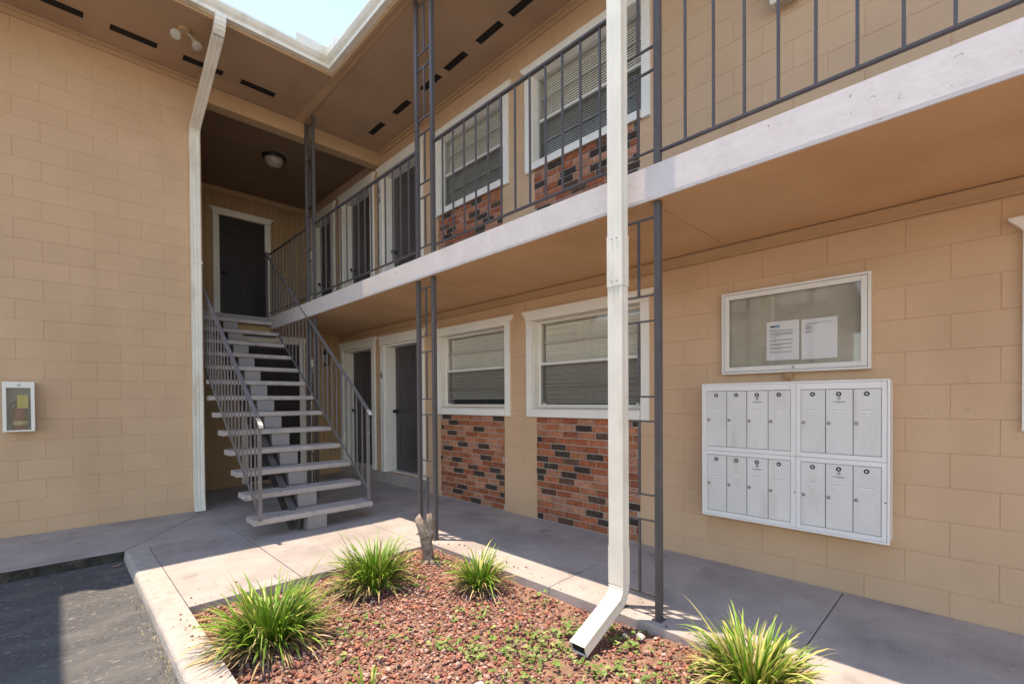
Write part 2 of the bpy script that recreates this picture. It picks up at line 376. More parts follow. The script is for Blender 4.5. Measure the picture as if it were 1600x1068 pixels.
# --- wing B wall (plane X = XR) with openings
def op(w): return (w[0], w[1], w[2], w[3])
WIN = [  # outer trim y0,y1,z0,z1 ; opening y0,y1,z0,z1 ; blind bottom
    dict(o=(3.87,5.315,1.15,2.30), h=(3.95,5.235,1.25,2.19), blind=1.36, lab='lower'),
    dict(o=(2.113,3.603,1.15,2.30), h=(2.195,3.52,1.25,2.19), blind=1.28, lab='lower'),
    dict(o=(-1.55,-.10,1.15,2.30), h=(-1.47,-.18,1.25,2.19), blind=1.28, lab='lower'),
    dict(o=(3.872,5.325,3.80,4.945), h=(3.952,5.245,3.895,4.835), blind=3.93, lab='upper'),
    dict(o=(2.095,3.603,3.80,4.945), h=(2.177,3.52,3.895,4.835), blind=3.93, lab='upper')]
DOORS = [dict(o=(5.61,6.834,2.355), z0=.22), dict(o=(7.02,8.30,2.37), z0=.22),
         dict(o=(5.61,6.838,5.02), z0=2.735), dict(o=(7.02,8.27,5.02), z0=2.735), dict(o=(8.50,9.70,5.01), z0=2.735)]
holes = [w['h'] for w in WIN]+[(d['o'][0]+.11, d['o'][1]-.11, d['z0'], d['o'][2]-.14) for d in DOORS]
PAN = [(3.985,5.232,.045,1.148), (2.215,3.463,.045,1.148), (3.99,5.245,2.72,3.80), (2.21,3.475,2.72,3.80)]
m = MB()
for r in subtract([(-9,9.76,-.3,5.36)], holes): m.box(XR+.0032, XR+.24, r[0], r[1], r[2], r[3])
wb = m.build('wall', 'tan_paint', wingB)
ex = [h for h in holes]+PAN
zin = lambda u, v: (-.35 < u < 5.62) and not (2.45 < v < 3.3) and not (u < 1.9 and v > 4.35)
print('blocks B', block_wall(wb, lambda u, v, d: (XR+d, u, v), (-9, 8.35), (.02, 2.425), ex, .1926, 1.4023-.4064*30, 1, zin),
      block_wall(wb, lambda u, v, d: (XR+d, u, v), (-9, 9.76), (2.72, 5.2), ex, .1926, 1.4023-.4064*30, 1, zin))
m = MB(); m.box(XR-.02, XR-.002, -9, 8.335, 2.425, 2.51); m.box(XR-.032, XR-.021, -9, 8.335, 2.425, 2.437); m.build('frieze_board', 'tan_trim', wingB)
m = MB(); m.box(XR-.02, XR-.002, -9, YL-.022, 5.195, 5.268); m.box(XR-.045, XR-.0205, -9, YL-.022, 5.24, 5.268); m.build('frieze_board', 'tan_trim', wingB)
m = MB(); m.box(-1.9, 1.33, YL-.02, YL-.002, 5.19, 5.268); m.box(-1.9, 1.33, YL-.045, YL-.0205, 5.24, 5.268); m.build('frieze_board', 'tan_trim', wingA)
m = MB(); m.box(XR-.012, XR+.20, 5.50, 8.335, .03, .215); m.build('door_sill', 'concrete', wingB, bevel=.006)
m = MB(); m.box(XR+.245, XR+.30, -9, 9.9, -.3, 5.36); m.build('dark_backing', 'dark_void', wingB)  # black sheet standing in for the unlit rooms behind the openings
m = MB(); m.box(XR+.3, 10, -9.2, -9.0, -.3, 5.36); m.box(10, 10.2, -9.2, 14, -.3, 5.36); m.build('rear_wall', 'tan_paint', wingB)
# balcony slab
m = MB(); m.box(X_SLAB+.012, XR-.001, -9, 8.345, Z_SLAB0+.006, Z_SLAB1-.006); m.box(X_SLAB+.012, XR-.001, 8.345, 9.76, Z_SLAB0+.09, Z_SLAB1-.006)
bs = m.build('balcony_floor', 'tan_soffit', wingB)
pr = [(X_SLAB,Z_SLAB0+.002),(X_SLAB-.003,Z_SLAB0+.02),(X_SLAB-.003,Z_SLAB1-.001),(X_SLAB+.012,Z_SLAB1),(XR-.002,Z_SLAB1+.001),(XR-.002,Z_SLAB1-.005),(X_SLAB+.0125,Z_SLAB1-.005),(X_SLAB+.0125,Z_SLAB0+.002)]
m = MB()
ysl = [-9,-5.2,-1.2,2.83,6.2,9.76]
for a, b in zip(ysl[:-1], ysl[1:]): m.prism(pr, a+.0008, b-.0008, axis=1)
m.build('slab_edge', 'slab_edge', wingB)
for y in (1.45, 3.86, -1.6):
    m = MB(); m.box(X_SLAB+.02, XR-.03, y-.003, y+.003, Z_SLAB0+.0025, Z_SLAB0+.0055); m.build('soffit_seam', 'tan_trim', bs)
# brick panels
def brick_mesh(L, Hh=.0585, d=.011):
    m = MB(); c = .004
    i = 0
    for dd, k in ((d, 0), (c*.8, 0), (0, c)):
        m.v += [(dd, k, k), (dd, L-k, k), (dd, L-k, Hh-k), (dd, k, Hh-k)]
    for r in (0, 1):
        for k in range(4): m.f.append((4*r+k, 4*r+(k+1) % 4, 4*r+4+(k+1) % 4, 4*r+4+k))
    m.f.append((8,9,10,11)); return m
BM = {}
def brick(L, mi):
    key = (round(L, 3), mi)
    if key not in BM: BM[key] = brick_mesh(L).mesh('brick'); BM[key].materials.append(MATS['brick_%d' % mi])
    return BM[key]
tot = 0
for pi, (y0, y1, z0, z1) in enumerate(PAN):
    mm = MB(); mm.box(XR-.0015, XR+.0031, y0, y1, z0-.02, z1); bp_ = mm.build('brick_panel', 'mortar', wingB)
    k = 0; z = z1-.002-.0585; low = MB(); pm_ = 0
    offs = [0, .104, .03, .135, .068, .17, .05, .12]
    while z > z0-.02:
        y = y0-offs[(k*3+pi) % 8]-.02*random.random()
        while y < y1:
            a, b = max(y, y0), min(y+.194, y1)
            if b-a > .03:
                r = random.random(); mi = 4 if r < .22 and pm_ not in (4, 5) else 5 if r < .30 and pm_ not in (4, 5) else 3 if r < .42 else 6 if r < .54 else 1 if r < .74 else 2 if r < .86 else 0
                pm_ = mi; dx = random.uniform(-.003, .002); L = round((b-a)/.01)*.01 if b-a < .19 else .194
                if pi > 1 and z < 3.30:
                    bmh = brick_mesh(L); n0 = len(low.v); low.v += [(XR-.0095+v[0]+dx, a+v[1], z+v[2]) for v in bmh.v]; low.f += [tuple(n0+q for q in f) for f in bmh.f]
                else:
                    o = link('brick', brick(L, mi), None, bp_, loc=(XR-.0095+dx, a, z)); tot += 1
            y += .2045
        z -= .0687; k += 1
    if low.f: tag(low.build('brick_courses', 'brick_0', bp_), kind='stuff')
print('bricks', tot)
# windows
def trim_pieces(m, o, h, x0, x1, ears=True, sill=True):
    y0, y1, z0, z1 = o
    m.box(x0, x1, y0, h[0], z0, h[3]); m.box(x0, x1, h[1], y1, z0, h[3])             # side casings
    e = .055
    pr = [(y0, h[3]+.001), (y1, h[3]+.001), (y1, z1-.075), (y1+e, z1-.012), (y1+e, z1), (y0-e, z1), (y0-e, z1-.012), (y0, z1-.075)]
    n = len(pr); i = len(m.v)
    for xx in (x0-.012, x1): m.v += [(xx, p, q) for p, q in pr]
    m.f += [tuple(i+k for k in range(n)), tuple(i+n+k for k in range(n))]
    for k in range(n): m.f.append((i+k, i+(k+1) % n, i+n+(k+1) % n, i+n+k))
for wi, w in enumerate(WIN):
    y0, y1, z0, z1 = w['h']; o = w['o']
    fr = MB(); xf = XR+.085; t = .022                    # aluminium frame of the window itself
    fr.box(xf, xf+.045, y0+.012, y0+.012+t, z0+.002, z1-.002); fr.box(xf, xf+.045, y1-.012-t, y1-.012, z0+.002, z1-.002)
    fr.box(xf, xf+.045, y0+.012+t, y1-.012-t, z0+.002, z0+.002+t+.01); fr.box(xf, xf+.045, y0+.012+t, y1-.012-t, z1-.002-t, z1-.002)
    win = fr.build('window', 'frame_grey' if wi > 2 else 'white_vinyl', wingB, bevel=.002)
    m = MB(); trim_pieces(m, o, w['h'], XR-.028, XR-.0005); m.build('trim', 'white_trim', win, bevel=.003)
    m = MB()
    for a, b in ((y0+.0005, y0+.012), (y1-.012, y1-.0005)): m.box(XR, XR+.2, a, b, z0, z1)
    m.box(XR, XR+.2, y0+.012, y1-.012, z1-.0015, z1-.0005); m.build('reveal', 'white_trim', win)
    m = MB(); m.prism([(XR-.045, o[2]+.002), (XR-.028, o[2]+.002), (XR-.028, z0-.012), (XR+.085, z0-.004), (XR+.085, z0+.0015), (XR-.03, z0-.01), (XR-.045, z0-.022)], h0 := y0+.0005, y1-.0005, axis=1)
    m.build('sill', 'white_trim', win, bevel=.003)
    ym = y0+.035; yn = y1-.035; zm = (z0+z1)/2+.005
    q = MB(); q.box(xf+.008, xf+.04, ym, yn, zm-.016, zm+.016); q.build('meeting_rail', 'aluminium', win)
    q = MB(); q.box(xf+.012, xf+.03, ym, yn, (zm+z1)/2-.006, (zm+z1)/2+.006); q.box(xf+.016, xf+.034, ym, yn, (zm+z0)/2-.006, (zm+z0)/2+.006); q.build('sash_rail', 'frame_grey', win)
    for a, b, xx in ((zm+.016, (zm+z1)/2-.006, .022), ((zm+z1)/2+.006, z1-.025, .022), (z0+.034, (zm+z0)/2-.006, .026), ((zm+z0)/2+.006, zm-.016, .026)):
        q = MB(); q.box(xf+xx, xf+xx+.003, ym, yn, a, b); q.build('pane', 'glass', win)
    q = MB(); q.quad((xf+.004, ym-.01, z0+.03), (xf+.004, yn+.01, z0+.03), (xf+.004, yn+.01, zm-.01), (xf+.004, ym-.01, zm-.01)); q.build('insect_screen', 'insect_screen', win)
    sd_ = .0028 if wi > 2 else -.0045
    q = MB(); z = z1-.05; xb = XR+.155                    # venetian blind slats
    q.box(xb-.014, xb+.014, ym+.012, yn-.012, z1-.03, z1-.004)
    while z > w['blind']+.012:
        tl = random.uniform(-.0015, .0015)
        i = len(q.v); q.v += [(xb-sd_, ym+.015, z-.0102+tl), (xb-sd_, yn-.015, z-.0102-tl), (xb+sd_, yn-.015, z+.0102-tl), (xb+sd_, ym+.015, z+.0102+tl)]; q.f.append((i, i+1, i+2, i+3)); z -= (.025 if wi > 2 else .0238)
    q.box(xb-.011, xb+.011, ym+.015, yn-.015, w['blind']-.012, w['blind']+.006)
    q.build('blind', 'blind', win)
    q = MB()
    for yy in (ym+.13, (ym+yn)/2, yn-.13): q.box(xb-.0125, xb-.0115, yy-.002, yy+.002, w['blind'], z1-.03)
    q.build('blind_cord', 'blind', win)
    q = MB()
    for yy in (y0+.09, y1-.09): q.box(xf-.008, xf+.004, yy-.014, yy+.014, z0+.034, z0+.05)
    q.build('sash_latch', 'white_vinyl', win)
# doors
def panel_door(name, parent, mp, u0, u1, z0, z1, dmat):
    """six panel door, mp(u, z, d) d towards the viewer"""
    m = MB()
    def bx(a, b, c, d, e, f):
        i = len(m.v); m.v += [mp(a,c,e),mp(b,c,e),mp(b,d,e),mp(a,d,e),mp(a,c,f),mp(b,c,f),mp(b,d,f),mp(a,d,f)]
        m.f += [tuple(i+k for k in q) for q in ((0,3,2,1),(4,5,6,7),(0,1,5,4),(1,2,6,5),(2,3,7,6),(3,0,4,7))]
    w, h = u1-u0, z1-z0
    bx(u0, u1, z0, z1, 0, .03)
    cols = [(u0+w*.13, u0+w*.46), (u0+w*.54, u1-w*.13)]; rows = [(z0+h*.10, z0+h*.36), (z0+h*.46, z0+h*.76), (z0+h*.83, z0+h*.94)]
    for r in subtract([(u0, u1, z0, z1)], [(a, b, c, d) for a, b in cols for c, d in rows]): bx(r[0], r[1], r[2], r[3], .0302, .038)
    o = m.build(name, dmat, parent)
    for a, b in cols:
        for c, d in rows:
            m = MB(); bx(a+.03, b-.03, c+.03, d-.03, .0302, .0365); m.build('panel', dmat, o)
    return o
def door_trim(m, mp, u0, u1, z0, z1, iw=.11, hd=.14, e=.055, d1=.028, ears=True):
    def bx(a, b, c, d, e0, f):
        i = len(m.v); m.v += [mp(a,c,e0),mp(b,c,e0),mp(b,d,e0),mp(a,d,e0),mp(a,c,f),mp(b,c,f),mp(b,d,f),mp(a,d,f)]
        m.f += [tuple(i+k for k in q) for q in ((0,3,2,1),(4,5,6,7),(0,1,5,4),(1,2,6,5),(2,3,7,6),(3,0,4,7))]
    bx(u0, u0+iw, z0, z1-hd, .0005, d1); bx(u1-iw, u1, z0, z1-hd, .0005, d1)
    pr = [(u0, z1-hd+.001), (u1, z1-hd+.001), (u1, z1-.075), (u1+e, z1-.012), (u1+e, z1), (u0-e, z1), (u0-e, z1-.012), (u0, z1-.075)]
    n = len(pr); i = len(m.v)
    for dd in (d1+.012, .0005): m.v += [mp(p, q, dd) for p, q in pr]
    m.f += [tuple(i+k for k in range(n)), tuple(i+n+k for k in range(n))]
    for k in range(n): m.f.append((i+k, i+(k+1) % n, i+n+(k+1) % n, i+n+k))
nums = {0: '6', 2: '11'}
for di, d in enumerate(DOORS):
    y0, y1, z1 = d['o']; z0 = d['z0']; xl = XR+.20
    mp = lambda u, z, dd: (xl-dd, u, z)
    dr = panel_door('door', wingB, mp, y0+.15, y1-.15, z0+.02, z1-.175, 'door_paint')
    m = MB(); door_trim(m, lambda u, z, dd: (XR-dd, u, z), y0, y1, z0 if z0 > 1 else .215, z1); m.build('trim', 'white_trim', dr, bevel=.003)
    m = MB()
    for a, b in ((y0+.11, y0+.149), (y1-.149, y1-.11)):
        m.box(XR+.001, XR+.2, a, b, z0+.001, z1-.141); 
    m.box(XR+.001, XR+.2, y0+.149, y1-.149, z1-.174, z1-.141); m.build('jamb', 'white_trim', dr)
    m = MB(); m.box(XR+.06, XR+.2, y0+.149, y1-.149, z0+.001, z0+.018); m.build('threshold', 'aluminium', dr)
    m = MB(); m.lathe((xl-.038, y1-.21, z0+.95), [(.026, 0), (.026, -.008), (.012, -.02), (.012, -.04), (.027, -.05), (.03, -.065), (.022, -.08)], 14, 'x'); m.build('handle', 'black_metal', dr, smooth=True)
    if di in nums:
        if di == 0:
            o = link('number', text_mesh('6', .165, ((XR-.030, y1-.045, 1.742), (0,-1,0), (0,0,1)), .003), 'ink_black', dr)
        else:
            for zz in (4.64, 4.50): link('number', text_mesh('1', .15, ((XR-.030, y1-.04, zz), (0,-1,0), (0,0,1)), .003), 'ink_black', dr)
# doors of wing A: top landing door, store door under the landing
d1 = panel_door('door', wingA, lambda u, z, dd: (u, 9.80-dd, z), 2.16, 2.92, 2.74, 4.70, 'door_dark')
m = MB(); door_trim(m, lambda u, z, dd: (u, 9.765-dd, z), 2.06, 3.02, 2.736, 4.83, iw=.10, hd=.12); m.build('trim', 'white_trim', d1, bevel=.003)
m = MB(); m.lathe((2.22, 9.76, 3.68), [(.026, 0), (.026, -.008), (.012, -.02), (.012, -.04), (.03, -.055), (.02, -.075)], 14, 'y'); m.build('handle', 'black_metal', d1, smooth=True)
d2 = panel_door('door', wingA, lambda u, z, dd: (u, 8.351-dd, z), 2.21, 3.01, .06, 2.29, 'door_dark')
m = MB(); door_trim(m, lambda u, z, dd: (u, 8.348-dd, z), 2.11, 3.11, .03, 2.42, iw=.098, hd=.12, d1=.045); m.build('trim', 'white_trim', d2, bevel=.003)
# soffits with vents
def soffit(parent, rects, vents, along):
    m = MB(); hs = [(v[0], v[1], v[2], v[3]) for v in vents]
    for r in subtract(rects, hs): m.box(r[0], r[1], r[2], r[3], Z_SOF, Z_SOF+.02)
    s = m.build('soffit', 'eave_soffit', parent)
    for v in vents:
        q = MB(); q.box(v[0]-.01, v[1]+.01, v[2]-.01, v[3]+.01, Z_SOF+.006, Z_SOF+.012)
        o = q.build('vent', 'vent_mesh', s)
        q = MB(); n = 9
        for k in range(n):
            if along == 0: t = v[0]+(v[1]-v[0])*(k+.5)/n; q.box(t-.002, t+.002, v[2], v[3], Z_SOF+.001, Z_SOF+.0055)
            else: t = v[2]+(v[3]-v[2])*(k+.5)/n; q.box(v[0], v[1], t-.002, t+.002, Z_SOF+.001, Z_SOF+.0055)
        q.build('louvre', 'vent_mesh', o)
    return s
vA = [(x, x+.40, 6.425, 6.54) for x in (-.745+.61*k-.02 for k in range(0, 5))]
vA = [(-1.36,-.96,6.425,6.54), (-.75,-.35,6.425,6.54), (-.14,.26,6.425,6.54), (.465,.865,6.425,6.54), (1.10,1.50,6.425,6.54), (1.69,2.085,6.425,6.54)]
vB = [(3.35, 3.44, y-.19, y+.19) for y in (6.26, 5.58, 4.90, 4.39, 3.80, 3.285, 2.70, 2.1, 1.5, .9, .3, -.3)]
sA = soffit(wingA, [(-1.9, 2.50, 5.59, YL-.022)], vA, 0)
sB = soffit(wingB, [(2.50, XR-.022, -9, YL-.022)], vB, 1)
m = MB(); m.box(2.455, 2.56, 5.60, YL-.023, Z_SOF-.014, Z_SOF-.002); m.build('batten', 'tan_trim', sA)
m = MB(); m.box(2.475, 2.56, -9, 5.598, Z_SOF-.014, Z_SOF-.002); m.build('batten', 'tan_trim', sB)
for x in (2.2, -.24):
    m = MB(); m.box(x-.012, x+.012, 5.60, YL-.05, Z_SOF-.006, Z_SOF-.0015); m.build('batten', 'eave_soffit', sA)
for y in (5.35, 2.95, .5):
    m = MB(); m.box(2.565, XR-.05, y-.012, y+.012, Z_SOF-.006, Z_SOF-.0015); m.build('batten', 'eave_soffit', sB)
m = MB(); m.box(-.40, 2.44, 5.56, 5.588, 5.225, 5.40); m.build('fascia', 'tan_trim', wingA)
m = MB(); m.box(2.44, 2.472, -9, 5.588, 5.225, 5.40); m.build('fascia', 'tan_trim', wingB)
# roofs (low slopes behind the gutters)
m = MB(); m.prism([(5.55,5.402),(5.55,5.43),(10.5,6.5),(15.5,5.43),(15.5,5.402)], -6, 2.45, axis=0); m.build('roof', 'roof_shingle', wingA)
m = MB(); m.prism([(2.452,5.404),(2.452,5.432),(7,6.5),(11.5,5.432),(11.5,5.404)], -9.5, 15.5, axis=1); m.build('roof', 'roof_shingle', wingB)
# gutters
GP = [(0,5.252),(.068,5.252),(.073,5.285),(.098,5.312),(.118,5.345),(.118,5.366),(.100,5.366),(.100,5.360),(.112,5.358),(.110,5.345),(.092,5.318),(.066,5.292),(.062,5.258),(.004,5.258),(.004,5.366),(0,5.366)]
def gutter(f0, f1, name, label):
    m = MB(); n = len(GP)
    for f in (f0, f1): m.v += [f(d, z) for d, z in GP]
    for k in range(n): m.f.append((k, (k+1) % n, n+(k+1) % n, n+k))
    m.f += [tuple(range(n)), tuple(range(n, 2*n))]
    o = m.build(name, 'gutter_white'); return tag(o, label, 'gutter', 'white roof gutters')
ga = gutter(lambda d, z: (-.402+d, 5.558-d, z), lambda d, z: (2.438-d-.0008, 5.558-d, z), 'gutter', 'white gutter along the eave of the left wing, over the left downspout')
gb = gutter(lambda d, z: (2.438-d, 5.558-d-.0008, z), lambda d, z: (2.438-d, -9, z), 'gutter', 'white gutter along the eave above the upper balcony')
m = MB()
i0 = .112
m.box(1.98, 2.438-i0-.002, 5.558-i0-.0015, 5.558-i0+.0015, 5.345, 5.455); m.box(2.438-i0-.0015, 2.438-i0+.0015, 5.13, 5.558-i0+.0015, 5.345, 5.455)
tag(m.build('splash_guard', 'gutter_white'), 'bent metal splash guard standing in the corner where the two gutters meet', 'splash guard')

# ------------------------------------------------------------------ downspouts
def pipe_rings(m, rings, ribs=True):
    """rings: list of (centre, right, back, w, d) rectangular with small corrugations"""
    n = None; i = len(m.v)
    prof = []
    for k in range(7): prof.append((-.5+k/6, -.5+(.035 if k in (2, 4) else 0)))
    for k in range(1, 5): prof.append((.5-(.03 if k == 2 else 0), -.5+k/4))
    for k in range(1, 7): prof.append((.5-k/6, .5))
    for k in range(1, 4): prof.append((-.5+(.03 if k == 2 else 0), .5-k/4))
    n = len(prof)
    for c, r, b, w, d in rings:
        c, r, b = Vector(c), Vector(r), Vector(b)
        for p, q in prof: m.v.append(tuple(c+r*p*w+b*q*d))
    for k in range(len(rings)-1):
        for j in range(n): m.f.append((i+k*n+j, i+k*n+(j+1) % n, i+(k+1)*n+(j+1) % n, i+(k+1)*n+j))
    return n
def elbow(p0, d0, d1, rad, side, w, d, steps=9, crimp=.0025):
    """rings from p0 turning direction d0 -> d1 in their plane; side = right vector (constant)"""
    d0, d1, side = Vector(d0).normalized(), Vector(d1).normalized(), Vector(side)
    ang = d0.angle(d1); out = []; p = Vector(p0)
    for k in range(steps+1):
        t = k/steps; dr = d0.slerp(d1, t) if ang > 1e-4 else d0
        b = side.cross(dr).normalized()
        cr = crimp if (k % 2 and 0 < k < steps) else 0
        out.append((tuple(p), tuple(side), tuple(b), w-cr, d-cr))
        p = p+dr*(ang*rad/steps)
    return out, p
# middle downspout (stands in front of the balcony, kicks out over the bed)
dm = thing('downspout', (2.40, 1.565, 0), 'tall white downspout in front of the balcony kicking out over the rock bed', 'downspout', 'white downspouts')
sidev = (0, 1, 0); wM, dM = .098, .066
m = MB(); px_, py_ = 2.405, 1.565
pipe_rings(m, [((px_,py_,z),sidev,(1,0,0),wM,dM) for z in (5.27, 2.2)]); m.build('pipe', 'gutter_white', dm)
m = MB(); pipe_rings(m, [((px_,py_,z),sidev,(1,0,0),wM+.006,dM+.006) for z in (2.30, 2.0)]); pipe_rings(m, [((px_,py_,z),sidev,(1,0,0),wM,dM) for z in (2.0, .40)]); m.build('pipe', 'gutter_white', dm)
m = MB(); pipe_rings(m, [((px_,py_,z),sidev,(1,0,0),wM+.005,dM+.005) for z in (.46, .24)])
rg, p = elbow((px_, py_, .24), (0,0,-1), (-.93,-.02,-.37), .11, sidev, wM+.005, dM+.005, 11, .007)
pipe_rings(m, rg); m.build('elbow', 'gutter_white', dm)
m = MB(); d_ = Vector((-.93,-.02,-.37)).normalized(); b_ = Vector(sidev).cross(d_).normalized()
end = p+d_*.36
pipe_rings(m, [(tuple(p-d_*.03),sidev,tuple(b_),wM+.001,dM+.001), (tuple(end),sidev,tuple(b_),wM+.001,dM+.001)])
sp = m.build('outlet', 'gutter_white', dm)
m = MB(); e2 = end-d_*.012
def rect(c, r, b, w, d): c, r, b = Vector(c), Vector(r), Vector(b); return [tuple(c+r*s*w/2+b*t*d/2) for s, t in ((-1,-1),(1,-1),(1,1),(-1,1))]
m.poly(rect(e2, sidev, b_, wM-.004, dM-.004)); m.build('mouth', 'dark_void', sp)
m = MB()
for y in (py_-wM/2, py_+wM/2):
    for z in (2.28, 2.03): m.lathe((px_-dM/2-.004, y*.35+py_*.65, z), [(.005, 0), (.004, -.003)], 8, 'x')
m.build('rivet', 'lock_metal', dm)
# left downspout: from the gutter back to the corner of the block wall
dl = thing('downspout', (1.255, 6.80, 0), 'white downspout running down the end of the left block wall', 'downspout', 'white downspouts')
sx = (1, 0, 0); wL, dL = .10, .075
m = MB(); rg, p = elbow((1.255, 5.50, 5.27), (0,0,-1), (0,.90,-.44), .16, sx, wL, dL, 11, .006)
pipe_rings(m, rg); m.build('elbow', 'gutter_white', dl)
tgt = Vector((1.255, 6.80, 4.62)); dd = (tgt-p).normalized()
m = MB(); bb = Vector(sx).cross(dd).normalized(); pipe_rings(m, [(tuple(p-dd*.01),sx,tuple(bb),wL-.002,dL-.002), (tuple(tgt-dd*.05),sx,tuple(bb),wL-.002,dL-.002)]); m.build('pipe', 'gutter_white', dl)
m = MB(); rg, p = elbow(tuple(tgt-dd*.10), dd, (0,0,-1), .14, sx, wL+.004, dL+.004, 9, .006)
rg.append(((p.x,p.y,p.z-.12),sx,(0,1,0),wL+.004,dL+.004)); pipe_rings(m, rg); m.build('elbow', 'gutter_white', dl)
yl = p.y
m = MB(); pipe_rings(m, [((1.255,yl,z),sx,(0,1,0),wL,dL) for z in (p.z-.05, 1.45)]); m.build('pipe', 'gutter_white', dl)
m = MB(); pipe_rings(m, [((1.255,yl,z),sx,(0,1,0),wL+.005,dL+.005) for z in (1.52, .22)])
rg, p2 = elbow((1.255,yl,.22), (0,0,-1), (0,-.18,-.98), .3, sx, wL+.005, dL+.005, 4, 0); rg.append(((1.255,yl-.035,.012),sx,(0,1,0),wL+.01,dL+.01)); pipe_rings(m, rg); m.build('pipe', 'gutter_white', dl)
m = MB(); m.box(1.195, 1.318, yl-dL/2-.006, yl-dL/2-.003, 3.02, 3.045); m.build('strap', 'gutter_white', dl)

# ------------------------------------------------------------------ support posts (ladder posts)
TU = .038
RZ_UP = [(4.56,4.07),(3.93,3.45),(3.31,2.83)]; RZ_LO = [(2.43,1.965),(1.81,1.35),(1.20,.75),(.595,.14)]
def ladder_post(x, ya, yb, label, zb):
    t = thing('support_post', (x, (ya+yb)/2, zb), label, 'post', 'steel ladder posts carrying balcony and roof')
    for y in (ya, yb):
        m = MB(); m.box(x-TU/2, x+TU/2, y-TU/2, y+TU/2, zb, Z_SLAB0+.002); m.build('tube', 'post_paint', t, bevel=.003)
        m = MB(); m.box(x-TU/2, x+TU/2, y-TU/2, y+TU/2, Z_SLAB1, Z_SOF-.014); m.build('tube', 'post_paint', t, bevel=.003)
    y0, y1 = min(ya, yb)+TU/2, max(ya, yb)-TU/2; ym = (ya+yb)/2
    for prs in (RZ_UP, RZ_LO, [(5.18, 4.71)]):
        for a, b in prs:
            for z in (a, b):
                m = MB(); m.box(x-.006, x+.006, y0, y1, z-.006, z+.006); m.build('rung', 'post_paint', t)
            m = MB(); m.box(x-.007, x+.007, ym-.007, ym+.007, b+.006, a-.006); m.build('rod', 'post_paint', t)
    for y in (ya, yb):
        m = MB(); m.box(x-.035, x+.035, y-.03, y+.03, zb-.002, zb+.005); m.build('foot_plate', 'post_paint', t)
    return t
XP = 2.60
ladder_post(XP, 3.73, 3.99, 'dark grey double tube post between the stump and the brick panels', zw(XP)+.001)
ladder_post(XP, 1.41, 1.67, 'dark grey double tube post right behind the tall white downspout', zw(XP)+.001)
ladder_post(XP, 6.57, 6.82, 'dark grey double tube post in the corner behind the stairs', zw(XP)+.001)
ladder_post(XP, -.92, -.66, 'dark grey double tube post right of the mailboxes', zw(XP)+.001)
# ------------------------------------------------------------------ balcony railings
def railing(ya, yb, bal, label):
    t = thing('balcony_railing', (XP, (ya+yb)/2, Z_SLAB1), label, 'railing', 'balcony railings')
    for z, h, w, nm in ((3.785, .018, .034, 'top_rail'), (2.81, .014, .026, 'bottom_rail')):
        m = MB(); m.box(XP-w/2, XP+w/2, ya, yb, z-h/2, z+h/2); m.build(nm, 'post_paint', t, bevel=.003)
    me = None
    for y in bal:
        if me is None:
            q = MB(); q.box(-.0065, .0065, -.0065, .0065, 2.817, 3.776); me = q.mesh('baluster'); me.materials.append(MATS['post_paint'])
        link('baluster', me, None, t, loc=(XP, y, 0))
railing(3.73-3.73+1.67+TU/2, 3.73-TU/2, [1.823+.159*k for k in range(12)], 'dark grey railing in front of the two upper windows with brick below')
railing(-.66+TU/2, 1.41-TU/2, [1.239-.1605*k for k in range(12) if 1.239-.1605*k > -.6], 'dark grey railing above the mailboxes at the right')
railing(3.99+TU/2, 6.57-TU/2, [4.155+.1565*k for k in range(16) if 4.155+.1565*k < 6.5], 'dark grey railing in front of the upper doors')
railing(6.82+TU/2, 8.47, [6.99+.148*k for k in range(10)], 'dark grey railing from the corner post to the top of the stairs')
railing(-3.4, -.92-TU/2, [-3.3+.16*k for k in range(15)], 'dark grey railing beyond the post at the far right end')

# ------------------------------------------------------------------ staircase
st = thing('staircase', (1.95, 4.95, 0), 'open staircase with pale plank treads climbing to the dark landing door', 'stairs')
YT = lambda k: 4.93+.273*(k-1); ZT = lambda k: .198+.2022*(k-1)
for k in range(1, 14):
    m = MB(); y, z = YT(k), ZT(k)
    pr = [(y+.006, z-.055), (y, z-.049), (y, z-.008), (y+.008, z), (y+.262, z), (y+.27, z-.008), (y+.27, z-.055)]
    m.prism(pr, 1.352, 2.575, axis=0); m.build('tread', 'tread_paint', st)
    b = MB(); zb = 0.002 if k == 1 else ZT(k-1)+.0005
    b.box(1.862, 2.062, y+.02, y+(.24 if k == 1 else .25), zb, z-.0555); b.build('support_block', 'riser_paint', st, bevel=.004)
b = MB(); b.box(1.862, 2.062, YT(14)+.004, YT(14)+.03, ZT(13)+.0005, 2.6); b.build('support_block', 'riser_paint', st)
sl_ = .2022/.273
def chan(x0, x1, zoff, th):
    m = MB(); ya, yb = 5.02, 8.47
    f = lambda y: (y-4.93)*sl_+zoff
    m.prism([(ya, max(.003, f(ya)-th)), (ya+.12, .003), (yb, f(yb)-th), (yb, f(yb)), (ya, f(ya))], x0, x1, axis=0); return m
m = chan(1.80, 1.806, .06, .20); 
for z_ in (.06, -.132):
    f = lambda y: (y-4.93)*sl_+z_
    m.prism([(5.10, f(5.10)-.008), (8.46, f(8.46)-.008), (8.46, f(8.46)), (5.10, f(5.10))], 1.735, 1.7995, axis=0)
m.build('stringer', 'post_paint', st)
